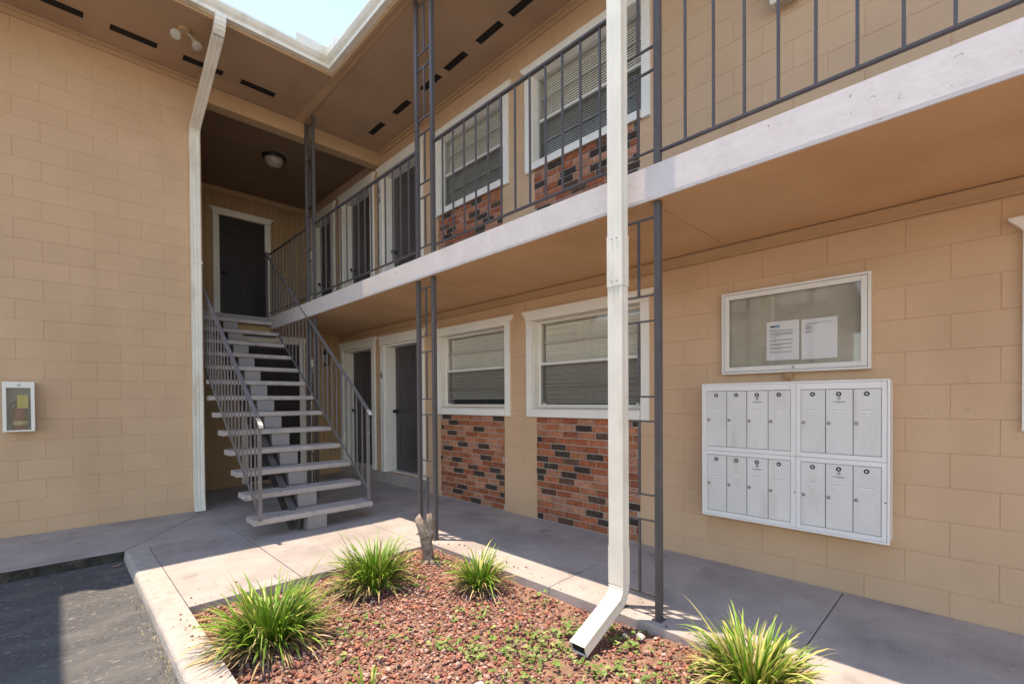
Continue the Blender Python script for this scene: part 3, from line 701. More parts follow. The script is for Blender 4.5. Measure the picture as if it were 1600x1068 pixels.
def stair_rail(x, y0, y1, zr0, label, bal_n, wall_end=None):
    rt_ = MB(); za = lambda y: 1.225+(y-4.975)*.735; zl = lambda y: .335+(y-5.0)*.70
    rt_.bar((x, y0-.012, za(y0)), (x, y1, za(y1)), .040, .016, (0,0,1)); r_ = rt_.build('handrail', 'rail_worn', st, bevel=.003)
    r_['label'] = label
    e = MB(); e.bar((x, y0-.06, za(y0)-.03), (x, y0-.012, za(y0)+.0005), .039, .015); e.bar((x, y0-.064, za(y0)-.055), (x, y0-.058, za(y0)-.025), .039, .012); e.build('rail_end', 'rail_end', r_, bevel=.004)
    m = MB(); m.bar((x, y0+.02, zl(y0+.02)), (x, y1, zl(y1)), .012, .026); m.build('bottom_rail', 'rail_worn', r_)
    m = MB(); m.box(x-.016, x+.016, y0-.016, y0+.016, ZT(1)+.001, za(y0)-.006); m.build('newel', 'rail_worn', r_, bevel=.003)
    for k in range(1, bal_n):
        y = y0+.137*k
        if y > y1-.03: break
        m = MB(); m.box(x-.0065, x+.0065, y-.0065, y+.0065, zl(y), za(y)-.006); m.build('baluster', 'rail_worn', r_)
    return r_
stair_rail(2.555, 4.985, 8.46, 0, 'right handrail of the stairs', 40)
stair_rail(1.385, 4.86, 8.0, 0, 'left handrail of the stairs', 40)
m = MB(); m.box(2.54, 2.572, 8.46, 8.492, 2.74, 3.80); m.box(2.525, 2.585, 8.445, 8.51, 3.80, 3.815); m.build('landing_newel', 'post_paint', st, bevel=.003)
# conduit beside the corner post
t = thing('conduit', (2.70, 6.95, 0), 'thin grey conduit pipe running up beside the corner post behind the stairs', 'pipe')
m = MB(); m.tube([(2.72,7.05,.03),(2.72,7.05,2.51)], .012, 8); m.build('pipe', 'aluminium', t, smooth=True)
m = MB()
for z in (.62, 1.05, 1.62):
    m = MB(); m.tube([(2.72,7.05,z),(2.72,7.05,z+.07)], .02, 8); m.build('coupling', 'white_vinyl', t)
m = MB(); m.box(2.665,2.745,7.015,7.045,1.75,1.95); m.build('junction_box', 'aluminium', t, bevel=.004)

# ------------------------------------------------------------------ lamps and fittings
t = thing('ceiling_light', (2.534, 7.96, 5.2), 'round ceiling light with dark rim over the stair passage', 'lamp')
m = MB(); m.lathe((2.534,7.963,5.204), [(.175,0),(.18,-.012),(.165,-.03),(.16,-.045)], 12); m.build('rim', 'black_metal', t, smooth=False)
m = MB(); m.lathe((2.534,7.963,5.16), [(.14,0),(.135,-.03),(.115,-.075),(.08,-.11),(.03,-.128)], 24); m.build('shade', 'lamp_glass', t, smooth=True)
m = MB(); m.lathe((2.534,7.963,5.036), [(.012,0),(.018,-.008),(.012,-.022),(.003,-.03)], 12); m.build('finial', 'black_metal', t, smooth=True)
t = thing('wall_lantern', (3.44, 8.33, 1.95), 'small black wall lantern on the back wall behind the stairs', 'lamp')
m = MB(); m.box(3.405,3.475,8.322,8.337,1.98,2.22); m.build('back_plate', 'black_metal', t, bevel=.004)
m = MB(); m.tube([(3.44,8.322,2.18),(3.44,8.28,2.24),(3.44,8.24,2.24),(3.44,8.23,2.20)], .008, 6); m.lathe((3.44,8.23,2.15), [(.065,0),(.05,.03),(.015,.055)], 6); m.lathe((3.44,8.23,1.965), [(.015,0),(.045,.015),(.05,.03)], 6)
for k in range(6):
    a = 2*math.pi*k/6; m.bar((3.44+.048*math.cos(a),8.23+.048*math.sin(a),1.99),(3.44+.06*math.cos(a),8.23+.06*math.sin(a),2.15), .006, .006)
m.build('cage', 'black_metal', t)
m = MB(); m.lathe((3.44,8.23,1.99), [(.040,0),(.052,.158)], 6); m.build('lantern_glass', 'lamp_glass', t)
# twin flood light under the soffit
t = thing('flood_light', (1.03, 5.98, Z_SOF), 'twin head flood light under the left eave beside the downspout', 'lamp')
m = MB(); m.lathe((1.03,5.98,Z_SOF-.001), [(.055,0),(.055,-.02),(.045,-.032)], 18); m.build('canopy', 'tan_trim', t, smooth=False)
for dx, dr in ((-.05, Vector((-.35,-.66,-.66))), (.075, Vector((.25,-.45,-.85)))):
    dr.normalize(); p0 = Vector((1.03+dx*.4, 5.98, Z_SOF-.03)); p1 = p0+Vector((dx*.7, -.01, -.05))
    m = MB(); m.tube([p0, p1], .012, 8); pts = [p1, p1+dr*.02, p1+dr*.045, p1+dr*.07, p1+dr*.095]
    m.tube(pts, [.022,.024,.028,.042,.047], 16); hd = m.build('lamp_head', 'glass_frost', t, smooth=False)
    m = MB(); m.tube([p1+dr*.0955, p1+dr*.098, p1+dr*.101], [.040,.038,.018], 16); m.build('lens', 'lamp_glass', hd)
m = MB(); m.tube([(1.05,5.98,Z_SOF-.03),(1.11,5.97,Z_SOF-.09),(1.13,5.98,Z_SOF-.17)], .004, 5); m.build('wire', 'black_metal', t)
# light fitting on the upper wall at the right
t = thing('wall_light', (XR, 1.05, 4.1), 'white box shaped wall light above the right railing at the top edge', 'lamp')
m = MB(); m.prism([(XR-.001,4.12),(XR-.10,4.10),(XR-.13,4.16),(XR-.13,4.34),(XR-.001,4.36)], .93, 1.12, axis=1); m.build('housing', 'white_vinyl', t, bevel=.008)
m = MB(); m.prism([(XR-.02,4.117),(XR-.09,4.1015),(XR-.09,4.0985),(XR-.02,4.114)], .95, 1.10, axis=1); m.build('lens', 'glass_frost', t)

# ------------------------------------------------------------------ notice board
t = thing('notice_board', (XR, 1.017, 1.52), 'glazed notice board in a white aluminium frame above the mailboxes', 'notice board')
y0, y1, z0, z1 = .548, 1.474, 1.519, 2.135
def frame4(m, x0, x1, a, b, c, d, w):
    m.box(x0, x1, a, a+w, c, d); m.box(x0, x1, b-w, b, c, d); m.box(x0, x1, a+w, b-w, c, c+w); m.box(x0, x1, a+w, b-w, d-w, d)
m = MB(); frame4(m, XR-.055, XR-.001, y0, y1, z0, z1, .016); m.build('case', 'aluminium', t, bevel=.002)
m = MB(); frame4(m, XR-.052, XR-.030, y0+.0185, y1-.0185, z0+.0185, z1-.0185, .034); m.build('door_frame', 'aluminium', t, bevel=.003)
m = MB(); m.box(XR-.010, XR-.002, y0+.017, y1-.017, z0+.017, z1-.017); m.build('back_panel', 'board_back', t)
m = MB(); m.box(XR-.042, XR-.038, y0+.0525, y1-.0525, z0+.0525, z1-.0525); m.build('glass', 'board_glass', t)
m = MB(); m.lathe((XR-.0525, .985, z0+.033), [(.010,0),(.009,-.004)], 14, 'x'); m.build('lock', 'lock_metal', t)
def paper(ya, yb, za, zb, label, tilt, lines, logo):
    # ya > yb : left to right in the photo
    x = XR-.0135; w = ya-yb; h = zb-za; n = 8
    m = MB()
    for k in range(n):
        for j in range(4):
            def P(u, v): return (x-.003*math.sin(3.1*u+1)*(1-v)*v*2-.002*u, ya-w*u, za+h*v+tilt*u)
            m.quad(P(k/n, j/4), P((k+1)/n, j/4), P((k+1)/n, (j+1)/4), P(k/n, (j+1)/4))
    o = tag(m.build('notice_sheet', 'paper', None, smooth=True), label, 'paper', 'printed sheets in the notice board')
    pm = MB(); R_ = random.Random(3)
    for v, a, b in lines:
        u = a
        while u < b:
            l_ = min(R_.uniform(.02, .06), b-u)
            q = [(x-.0068, ya-w*uu, za+h*vv+tilt*uu) for uu, vv in ((u,v),(u+l_,v),(u+l_,v+.010),(u,v+.010))]
            pm.quad(*q); u += l_+.012
    pm.build('print', 'ink_grey', o)
    if logo:
        for a, b, mt in ((.13,.27,'ink_black'), (.27,.38,'ink_blue'), (.395,.42,'ink_black')):
            l_ = MB(); l_.quad(*[(x-.007, ya-w*uu, za+h*vv) for uu, vv in ((a,.845),(b,.845),(b,.885),(a,.885))]); l_.build('letterhead', mt, o)
L1 = [(.79,.13,.30)]+[(v,.13,.82) for v in (.755,.735,.69,.67,.65)]+[(.615,.13,.45),(.575,.13,.32)]+[(v,.13,b) for v, b in ((.52,.82),(.50,.85),(.48,.3),(.42,.82),(.40,.80),(.38,.5),(.32,.8),(.30,.78),(.28,.45),(.21,.80),(.19,.82))]
L2 = [(.885,.13,.86),(.865,.13,.5),(.82,.13,.30),(.80,.13,.26),(.78,.13,.36),(.76,.13,.28),(.74,.13,.33),(.69,.13,.38),(.67,.13,.30),(.65,.13,.22)]
paper(1.168, .957, 1.611, 1.889, 'left printed letter with a small letterhead behind the notice board glass', -.004, L1, True)
paper(.943, .732, 1.604, 1.880, 'right mostly blank printed sheet behind the notice board glass', .0, L2, False)
# ------------------------------------------------------------------ mailboxes
t = thing('mailbox_unit', (XR, 1.0, .447), 'white wall mounted mailbox unit of fourteen doors under the notice board', 'mailboxes')
xf = 3.585; ya, yb, za, zb = .437, 1.577, .447, 1.449
m = MB(); m.box(xf+.012, XR-.001, ya+.006, yb-.006, za+.006, zb-.006); m.build('cabinet', 'mailbox_frame', t, bevel=.003)
m = MB(); frame4(m, xf-.010, xf+.0118, ya, yb, za, zb, .014); m.build('outer_frame', 'mailbox_frame', t, bevel=.004)
banks = [(.965, 1.546, [1.394,1.252,1.110]), (.474, .913, [.767,.620])]
rows = [(.937, 1.410), (.478, .936)]
num = 1
rowdoors = {0: (.975, 1.392), 1: (.490, .912)}
for ri in (0, 1):
    for bi, (b0, b1, div) in enumerate(banks):
        r0, r1 = rowdoors[ri]
        m = MB(); fz0, fz1 = (.462, .9425) if ri else (.9445, 1.434)
        fy0, fy1 = (.938, 1.562) if bi == 0 else (.452, .9365)
        i0_, i1_ = b0+.004, b1-.004
        m.box(xf-.006, xf+.0115, fy0, i0_, fz0, fz1); m.box(xf-.006, xf+.0115, i1_, fy1, fz0, fz1)
        m.box(xf-.006, xf+.0115, i0_, i1_, fz0, r0); m.box(xf-.006, xf+.0115, i0_, i1_, r1, fz1)
        fr = m.build('bank_frame', 'mailbox_frame', t, bevel=.003)
        m = MB(); m.box(xf+.0045, xf+.0105, i0_, i1_, r0, r1); m.build('gap', 'shadow_gap', fr)
        edges = [i1_]+div+[i0_]
        for k in range(len(edges)-1):
            yL, yR = edges[k]-.0022, edges[k+1]+.0022; w = yL-yR; ym = (yL+yR)/2
            m = MB(); m.box(xf-.0015, xf+.0043, yR, yL, r0+.003, r1-.003)
            d = m.build('mailbox_door', 'mailbox_paint', t, bevel=.0015)
            x = xf-.0016
            nz = r1-.032
            m = MB(); m.lathe((x, ym+.002, nz), [(.0145,0),(.0145,-.002)], 18, 'x'); m.build('number_plate', 'ink_black', d)
            m = MB(); m.lathe((x-.0021, ym+.002, nz), [(.0058,0),(.0058,-.0006)], 16, 'x'); m.build('number_disc', 'paper', d)
            link('number', text_mesh(str(num), .011 if num < 10 else .0085, ((x-.0032, ym+.002, nz), (0,-1,0), (0,0,1)), .0002), 'ink_black', d)
            zs = r1-.135
            m = MB(); m.box(x-.0035, x, ym-w*.26, ym+w*.26, zs-.012, zs); m.box(x-.003, x, ym-w*.07, ym+w*.07, zs-.032, zs-.02); m.build('name_slot', 'mailbox_frame', d, bevel=.0015)
            m = MB(); m.box(x-.0012, x, ym-w*.27, ym+w*.27, zs+.0005, zs+.0025); m.build('slot_shadow', 'frame_grey', d)
            m = MB(); m.lathe((x, yL-.016, r1-.215-random.uniform(0, .006)), [(.011,0),(.011,-.004),(.007,-.007),(.0065,-.0072)], 14, 'x'); m.build('lock', 'lock_metal', d)
            if (bi == 0 and k == 2) or (bi == 1 and k == 1):
                m = MB(); m.lathe((x, ym, nz-.027), [(.0095,0),(.0095,-.003)], 14, 'x'); m.build('master_lock', 'lock_metal', d)
                m = MB(); zc = nz-.052
                for q in range(5): m.box(x-.0012, x, ym-.034+.0145*q, ym-.034+.0145*q+.010, zc-.004+(.003 if q in (0, 4) else 0), zc+.004+(.001*q if q < 3 else 0))
                m.box(x-.001, x, ym-.03, ym+.03, zc+.0055, zc+.0065); m.build('emblem', 'ink_grey', d)
            num += 1
m = MB()
for y, z in ((.9425,.70), (.458,.70)): m.lathe((xf-.0062, y-.0, z), [(.0045,0),(.0045,-.0015)], 10, 'x')
m.build('screw', 'ink_black', t)
# filled screw holes where a sign was
hm = MB()
for y, z in ((.287,1.432),(.115,1.430),(.286,1.263),(.115,1.265)):
    for q in range(3): hm.lathe((XR-.0002, y+.008*(q-1), z+.003*math.sin(q*3)), [(.004-.001*q,0),(.003-.001*q*.5,-.0025)], 8, 'x')
hm.build('wall_anchor', 'mortar', wb)
m = MB(); m.lathe((XR-.0005, 1.02, 1.492), [(.028,0),(.028,-.035),(.02,-.04)], 14, 'x')
tag(m.build('pipe_cap', 'dry_leaf'), 'small brown knob on the wall between notice board and mailboxes', 'knob')
# ------------------------------------------------------------------ extinguisher cabinet on the left wall
t = thing('extinguisher_cabinet', (-.25, YL, 1.05), 'white framed fire extinguisher cabinet with clear front on the left block wall', 'cabinet')
x0, x1, z0, z1 = -.362, -.147, 1.056, 1.548; yf = YL-.13
m = MB(); m.box(x0, x0+.006, yf+.012, YL-.001, z0, z1); m.box(x1-.006, x1, yf+.012, YL-.001, z0, z1); m.box(x0+.006, x1-.006, yf+.012, YL-.001, z0, z0+.006); m.box(x0+.006, x1-.006, yf+.012, YL-.001, z1-.006, z1); m.box(x0+.006, x1-.006, YL-.005, YL-.002, z0+.006, z1-.006); m.build('case', 'frame_grey', t)
m = MB(); m.box(x0-.004, x0+.024, yf, yf+.0115, z0, z1); m.box(x1-.024, x1+.004, yf, yf+.0115, z0, z1); m.box(x0+.024, x1-.024, yf, yf+.0115, z0, z0+.016); m.box(x0+.024, x1-.024, yf, yf+.0115, z1-.06, z1); m.build('door_frame', 'white_vinyl', t, bevel=.002)
m = MB(); m.box(x0+.0245, x1-.0245, yf+.005, yf+.008, z0+.0165, z1-.0605); m.build('glass', 'reflection_haze', t)
m = MB(); m.lathe((-.255, yf-.0005, z1-.03), [(.012,0),(.012,-.006),(.006,-.008)], 12, 'y'); m.build('lock', 'lock_metal', t)
t = thing('fire_extinguisher', (-.25, YL-.07, z0+.01), 'red fire extinguisher with yellowish label standing inside the wall cabinet', 'extinguisher')
m = MB(); m.lathe((-.25, YL-.067, z0+.0065), [(.05,0),(.055,.01),(.055,.20),(.05,.225),(.03,.25),(.018,.262),(.018,.28)], 20); m.build('cylinder', 'red_paint', t, smooth=True)
m = MB(); m.lathe((-.25, YL-.067, z0+.06), [(.0556,0),(.0556,.045)], 20); m.build('label_band', 'label_yellow', t, smooth=True)
m = MB(); m.box(-.27,-.23,YL-.085,YL-.05,z0+.285,z0+.31); m.bar((-.25,YL-.067,z0+.31),(-.20,YL-.10,z0+.335), .012, .006); m.bar((-.25,YL-.067,z0+.29),(-.195,YL-.10,z0+.30), .012, .006); m.build('valve', 'black_metal', t)
m = MB(); m.tube([(-.27,YL-.075,z0+.295),(-.315,YL-.08,z0+.28),(-.322,YL-.085,z0+.2),(-.318,YL-.085,z0+.08)], .008, 7); m.build('hose', 'black_metal', t)
m = MB(); m.box(-.265,-.19,YL-.125,YL-.123,z0+.23,z0+.36); m.build('inspection_tag', 'label_yellow', t)

# ------------------------------------------------------------------ planting: rocks, clumps, weeds, stump
def arr_mesh(name, V, Fq, cols, m, smooth=False):
    me = bpy.data.meshes.new(name); V = np.asarray(V, np.float32); Fq = np.asarray(Fq, np.int32); k = Fq.shape[1]
    me.vertices.add(len(V)); me.vertices.foreach_set('co', V.ravel())
    me.loops.add(Fq.size); me.loops.foreach_set('vertex_index', Fq.ravel())
    me.polygons.add(len(Fq)); me.polygons.foreach_set('loop_start', np.arange(0, Fq.size, k, dtype=np.int32))
    me.update(calc_edges=True)
    ca = me.color_attributes.new('col', 'FLOAT_COLOR', 'POINT'); ca.data.foreach_set('color', np.concatenate([np.asarray(cols, np.float32), np.ones((len(V), 1), np.float32)], 1).ravel())
    me.materials.append(MATS[m])
    if smooth: me.polygons.foreach_set('use_smooth', np.ones(len(Fq), bool))
    return me
clumps = [  # x, y, radius of foot, blade length, blades, label
    (.86, 2.88, .13, .385, 560, 'largest tuft of strappy green leaves, beside the kerb at the left of the bed', .10),
    (1.69, 3.22, .11, .41, 360, 'upright green grassy tuft in the bed in front of the stair foot', .12),
    (2.235, 2.66, .085, .29, 240, 'small grassy tuft near the post, right of the stump', .15),
    (2.31, .78, .12, .34, 400, 'yellowish grassy tuft at the front right of the bed, below the mailboxes', .45),
    (1.03, 2.04, .03, .17, 16, 'few short green shoots at the bottom edge of the rock bed', .1)]
# rocks
def ico(sub):
    bm = bmesh.new(); bmesh.ops.create_icosphere(bm, subdivisions=sub, radius=1); v = np.array([q.co[:] for q in bm.verts]); f = np.array([[w.index for w in p.verts] for p in bm.faces]); bm.free(); return v, f
iv, if_ = ico(2)
shapes = []
for k in range(14):
    v = iv.copy(); 
    for _ in range(5):
        d = rng.normal(size=3); d /= np.linalg.norm(d); h = rng.uniform(.45, .8); s = v@d; v = v-np.outer(np.clip(s-h, 0, None), d)
    v += rng.normal(size=v.shape)*.07; v *= rng.uniform(.7, 1.15, 3); shapes.append(v)
pal = np.array([[.42,.175,.12],[.48,.24,.18],[.36,.145,.105],[.52,.30,.235],[.30,.135,.105],[.26,.17,.145],[.46,.19,.12],[.56,.38,.31]])
RV, RF, RC = [], [], []; n0 = 0
def bare(x, y):   # soil shows through by the outlet and along the edge
    a = math.exp(-(((x-1.95)/.30)**2+((y-1.55)/.28)**2)); b = math.exp(-(((x-2.42)/.12)**2)); c = math.exp(-(((x-2.25)/.22)**2+((y-1.9)/.25)**2))
    return .75*a+.35*b+.5*c
for k in range(17000):
    x = rng.uniform(.63, 2.49); y = rng.uniform(.25, 3.64)
    if y < 1.0 and x < 1.2: continue
    if rng.random() < bare(x, y): continue
    s = rng.choice([.0075,.0095,.012,.0145,.019], p=[.34,.32,.2,.11,.03])*rng.uniform(.85, 1.15)
    v = shapes[rng.integers(14)]; q = rng.normal(size=4); q /= np.linalg.norm(q); w_, a, b, c = q
    Rm = np.array([[1-2*(b*b+c*c),2*(a*b-c*w_),2*(a*c+b*w_)],[2*(a*b+c*w_),1-2*(a*a+c*c),2*(b*c-a*w_)],[2*(a*c-b*w_),2*(b*c+a*w_),1-2*(a*a+b*b)]])
    P = v@Rm.T*s*np.array([1, 1, .75]); P += np.array([x, y, bedz(x, y)+s*.35+rng.uniform(0, .014)])
    RV.append(P); RF.append(if_+n0); n0 += len(P); RC.append(np.tile(pal[rng.integers(8)]*rng.uniform(.75, 1.2), (len(P), 1)))
for k in range(110):      # strays kicked on to the walk and kerb
    if k < 45: x, y = 2.53+abs(rng.normal())*.10, rng.uniform(.8, 3.6)
    elif k < 80: x, y = rng.uniform(.65, 2.4), 3.69+abs(rng.normal())*.12
    else: x, y = .59-abs(rng.normal())*.06, rng.uniform(2.3, 3.6)
    s = rng.uniform(.003, .009); P = shapes[rng.integers(14)]*s+np.array([x, y, zw(x)+s*.5])
    RV.append(P); RF.append(if_+n0); n0 += len(P); RC.append(np.tile(pal[rng.integers(8)]*rng.uniform(.6, 1.1), (len(P), 1)))
rk = link('lava_rocks', arr_mesh('lava_rocks', np.concatenate(RV), np.concatenate(RF), np.concatenate(RC), 'lava_rock'), None)
tag(rk, 'red brown lava rock mulch covering the planting bed', 'rocks', kind='stuff')
# grassy clumps
def blades(cx, cy, rad, L, n, yellow, dry=False, seed=0):
    r = np.random.default_rng(seed); V, Fc, Cc = [], [], []; n0 = 0; SEG = 7
    for k in range(n):
        a = r.uniform(0, 2*math.pi); q = math.sqrt(r.uniform(0, 1)); bx, by = cx+rad*q*math.cos(a), cy+rad*q*math.sin(a)
        a2 = a+r.normal()*.5
        if dry: ln = L*r.uniform(.45, .95); th0 = r.uniform(.5, 1.25); bend = r.uniform(.7, 1.9)
        else: ln = L*(r.uniform(.45, 1.1) if r.random() < .97 else r.uniform(1.1, 1.4)); th0 = abs(r.normal())*.20+.50*q*r.uniform(.4, 1.1); bend = r.uniform(.35, 2.1)*(0.5+q*.75)
        w = r.uniform(.0042, .0072); dirx, diry = math.cos(a2), math.sin(a2); sx_, sy_ = -diry, dirx
        p = np.array([bx, by, bedz(bx, by)+.005]); th = th0; tw = r.normal()*.4
        if dry: c0 = np.array([.42,.32,.17])*r.uniform(.6, 1.15); c1 = c0*np.array([1.1,1.05,.9])
        else:
            g_ = r.uniform(.65, 1.35)
            if r.random() < yellow: c0 = np.array([.30,.32,.05])*g_; c1 = np.array([.50,.45,.14])*g_
            else: c0 = np.array([.085,.185,.018])*g_; c1 = np.array([.18,.31,.032])*g_
            if r.random() < .05: c1 = np.array([.42,.36,.15])
        for s_ in range(SEG+1):
            t_ = s_/SEG; ww = w*(.75+.6*t_ if t_ < .35 else 1.0*(1-((t_-.35)/.65)**2.2)+.02)
            off = np.array([sx_, sy_, 0])*ww; off = off*math.cos(tw*t_)+np.array([0, 0, ww])*math.sin(tw*t_)
            V += [p-off, p+off]; cc = c0+(c1-c0)*t_; Cc += [cc, cc]
            st_ = ln/SEG; p = p+np.array([dirx*math.sin(th), diry*math.sin(th), math.cos(th)])*st_
            gz = bedz(p[0], p[1])+.012 if (.6 < p[0] < 2.5 and p[1] < 3.66) else .008
            if p[2] < gz: p[2] = gz
            th = min(th+bend/SEG*(.4+1.4*t_), 2.6)
        for s_ in range(SEG): i = n0+2*s_; Fc.append((i, i+1, i+3, i+2))
        n0 += 2*(SEG+1)
    return V, Fc, Cc
for i, (cx, cy, rad, L, n, lab, yel) in enumerate(clumps):
    t = thing('grass_tuft', (cx, cy, bedz(cx, cy)), lab, 'plant', 'grassy tufts in the bed')
    V, Fc, Cc = blades(cx, cy, rad, L, n, yel, False, 20+i); link('green_leaves', arr_mesh('leaves', V, Fc, Cc, 'leaf', True), None, t)
    if n > 30:
        V, Fc, Cc = blades(cx, cy, rad*1.2, L*.95, int(n*.62), 0, True, 50+i); link('dry_leaves', arr_mesh('dry_leaves', V, Fc, Cc, 'leaf', True), None, t)
# weeds: small round leaflets on the rocks
V, Fc, Cc = [], [], []; n0 = 0
spots = [(1.88,1.9,.2,60),(1.6,1.92,.13,36),(2.2,1.75,.12,40),(1.35,1.55,.11,24),(2.2,1.0,.14,30),(2.02,1.75,.22,60),(1.75,1.70,.15,34),(1.55,2.15,.15,26),(1.62,1.55,.16,30),(1.95,1.35,.15,36),(1.5,1.38,.18,30),(2.3,1.45,.14,44),(2.38,1.62,.08,20),(1.9,2.35,.2,26),(1.35,2.35,.16,16),(1.25,2.7,.2,40),(1.9,3.0,.22,30),(2.3,3.3,.15,26),(2.35,2.2,.12,18),(1.42,3.35,.12,14),(1.1,2.35,.1,10),(1.75,1.2,.2,30),(2.1,1.15,.14,24),(1.35,1.75,.15,14)]
for sx0, sy0, sr, n in spots:
    for k in range(n):
        x, y = sx0+rng.normal()*sr*.5, sy0+rng.normal()*sr*.5
        if not (.63 < x < 2.49 and y < 3.63): continue
        z = bedz(x, y)+.022+rng.uniform(0, .022); s = rng.uniform(.006, .0135); g_ = rng.uniform(.75, 1.35)
        col = (np.array([.14,.22,.05]) if rng.random() < .7 else np.array([.25,.28,.10]))*g_
        for l_ in range(3):
            a = rng.uniform(0, 6.28)+l_*2.1; c = np.array([x+math.cos(a)*s, y+math.sin(a)*s, z+rng.uniform(-.003, .004)])
            tl = rng.normal(size=2)*.35; pts = []
            for q in range(6):
                b = 2*math.pi*q/6+a; dx, dy = s*math.cos(b), s*.85*math.sin(b); pts.append(c+np.array([dx, dy, dx*tl[0]+dy*tl[1]]))
            V += pts; Cc += [col]*6; Fc.append(tuple(range(n0, n0+6))); n0 += 6
tag(link('weeds', arr_mesh('weeds', V, Fc, Cc, 'weed'), None), 'low clover like weeds growing among the lava rock', 'weeds', kind='stuff')
# straw and bark litter
V, Fc, Cc = [], [], []; n0 = 0
for k in range(900):
    x, y = rng.uniform(.63, 2.49), rng.uniform(.9, 3.63)
    z = bedz(x, y)+.024+rng.uniform(0, .015); a = rng.uniform(0, 6.28); l_ = rng.uniform(.012, .06); w = rng.uniform(.0008, .0022); dx, dy = math.cos(a), math.sin(a); dz = rng.normal()*.006
    V += [(x-dy*w, y+dx*w, z), (x+dy*w, y-dx*w, z), (x+dx*l_+dy*w, y+dy*l_-dx*w, z+dz), (x+dx*l_-dy*w, y+dy*l_+dx*w, z+dz)]
    Cc += [np.array([.42,.31,.18])*rng.uniform(.45, 1.2)]*4; Fc.append((n0, n0+1, n0+2, n0+3)); n0 += 4
# grass wisps along the kerb foot
for k in range(170):
    y = rng.choice([rng.uniform(2.5, 4.4), rng.uniform(2.6, 3.3)]); x = .432-abs(rng.normal())*.03; z = -.085
    a = rng.uniform(0, 6.28); l_ = rng.uniform(.01, .045); w = .0016; dx, dy = math.cos(a), math.sin(a)
    V += [(x-dy*w, y+dx*w, z+.002), (x+dy*w, y-dx*w, z+.002), (x+dx*l_*.6+dy*w, y+dy*l_*.6, z+l_*.6), (x+dx*l_*.6-dy*w, y+dy*l_*.6, z+l_*.6)]
    Cc += [np.array([.36,.27,.13])*rng.uniform(.5, 1.3)]*4; Fc.append((n0, n0+1, n0+2, n0+3)); n0 += 4
for k in range(160):
    x, y, z = [(2.52+abs(rng.normal())*.15, rng.uniform(.5, 3.6), .004), (rng.uniform(.65, 2.4), 3.68+abs(rng.normal())*.2, .004), (rng.uniform(.46, .6), rng.uniform(2.4, 5.3), .004), (rng.uniform(2.6, 3.7), rng.choice([.70, 2.215, 3.8])+rng.normal()*.01, .004)][rng.integers(4)]
    z += zw(x); a = rng.uniform(0, 6.28); l_ = rng.uniform(.006, .03); w = rng.uniform(.0008, .002); dx, dy = math.cos(a), math.sin(a)
    V += [(x-dy*w, y+dx*w, z), (x+dy*w, y-dx*w, z), (x+dx*l_+dy*w, y+dy*l_-dx*w, z+.001), (x+dx*l_-dy*w, y+dy*l_+dx*w, z+.001)]
    Cc += [np.array([.34,.25,.15])*rng.uniform(.35, 1.1)]*4; Fc.append((n0, n0+1, n0+2, n0+3)); n0 += 4
tag(link('straw_litter', arr_mesh('litter', V, Fc, Cc, 'weed'), None), 'dry straw and stem litter scattered over the bed', 'litter', kind='stuff')
# stump
def bark_tube(m, pts, radii, n=14, seed=0):
    r = random.Random(seed); m.tube(pts, radii, n)
t = thing('tree_stump', (2.245, 3.35, -.05), 'short grey cut shrub stump with a forked top at the corner of the bed', 'stump')
m = MB(); B = Vector((2.255,3.345,-.06))
pts = [B, B+Vector((0,0,.06)), B+Vector((-.012,.012,.13)), B+Vector((-.03,.025,.20)), B+Vector((-.055,.05,.27)), B+Vector((-.08,.075,.325))]
m.tube(pts, [.075,.055,.047,.05,.043,.036], 14)
m.tube([B+Vector((-.01,.01,.12)), B+Vector((.012,-.008,.20)), B+Vector((.012,-.014,.28)), B+Vector((.005,-.01,.345))], [.035,.036,.030,.027], 12)
m.tube([B+Vector((.01,-.03,.20)), B+Vector((.02,-.06,.235))], [.02,.014], 8)
m.v = [(B.x+(x-B.x)*.85, B.y+(y-B.y)*.85, B.z+(z-B.z)*1.28) for x, y, z in m.v]
m.v = [(x+.006*math.sin(37*z+11*y*9), y+.006*math.sin(31*z+50*x), z+.006*math.sin(90*x+70*y) if z > .2 else z) for x, y, z in m.v]
o = m.build('trunk', 'bark', t, smooth=True)
for k, (dx, dy, dz, a, b) in enumerate(((.045,.03,-.02,.13,.02),(-.05,-.03,-.02,-.13,-.05),(.0,-.055,-.02,.03,-.15))):
    m = MB(); m.tube([B+Vector((dx*.3,dy*.3,.06)), B+Vector((dx,dy,.03)), B+Vector((a,b,.02))], [.03,.024,.008], 8); m.build('root', 'bark', t, smooth=True)
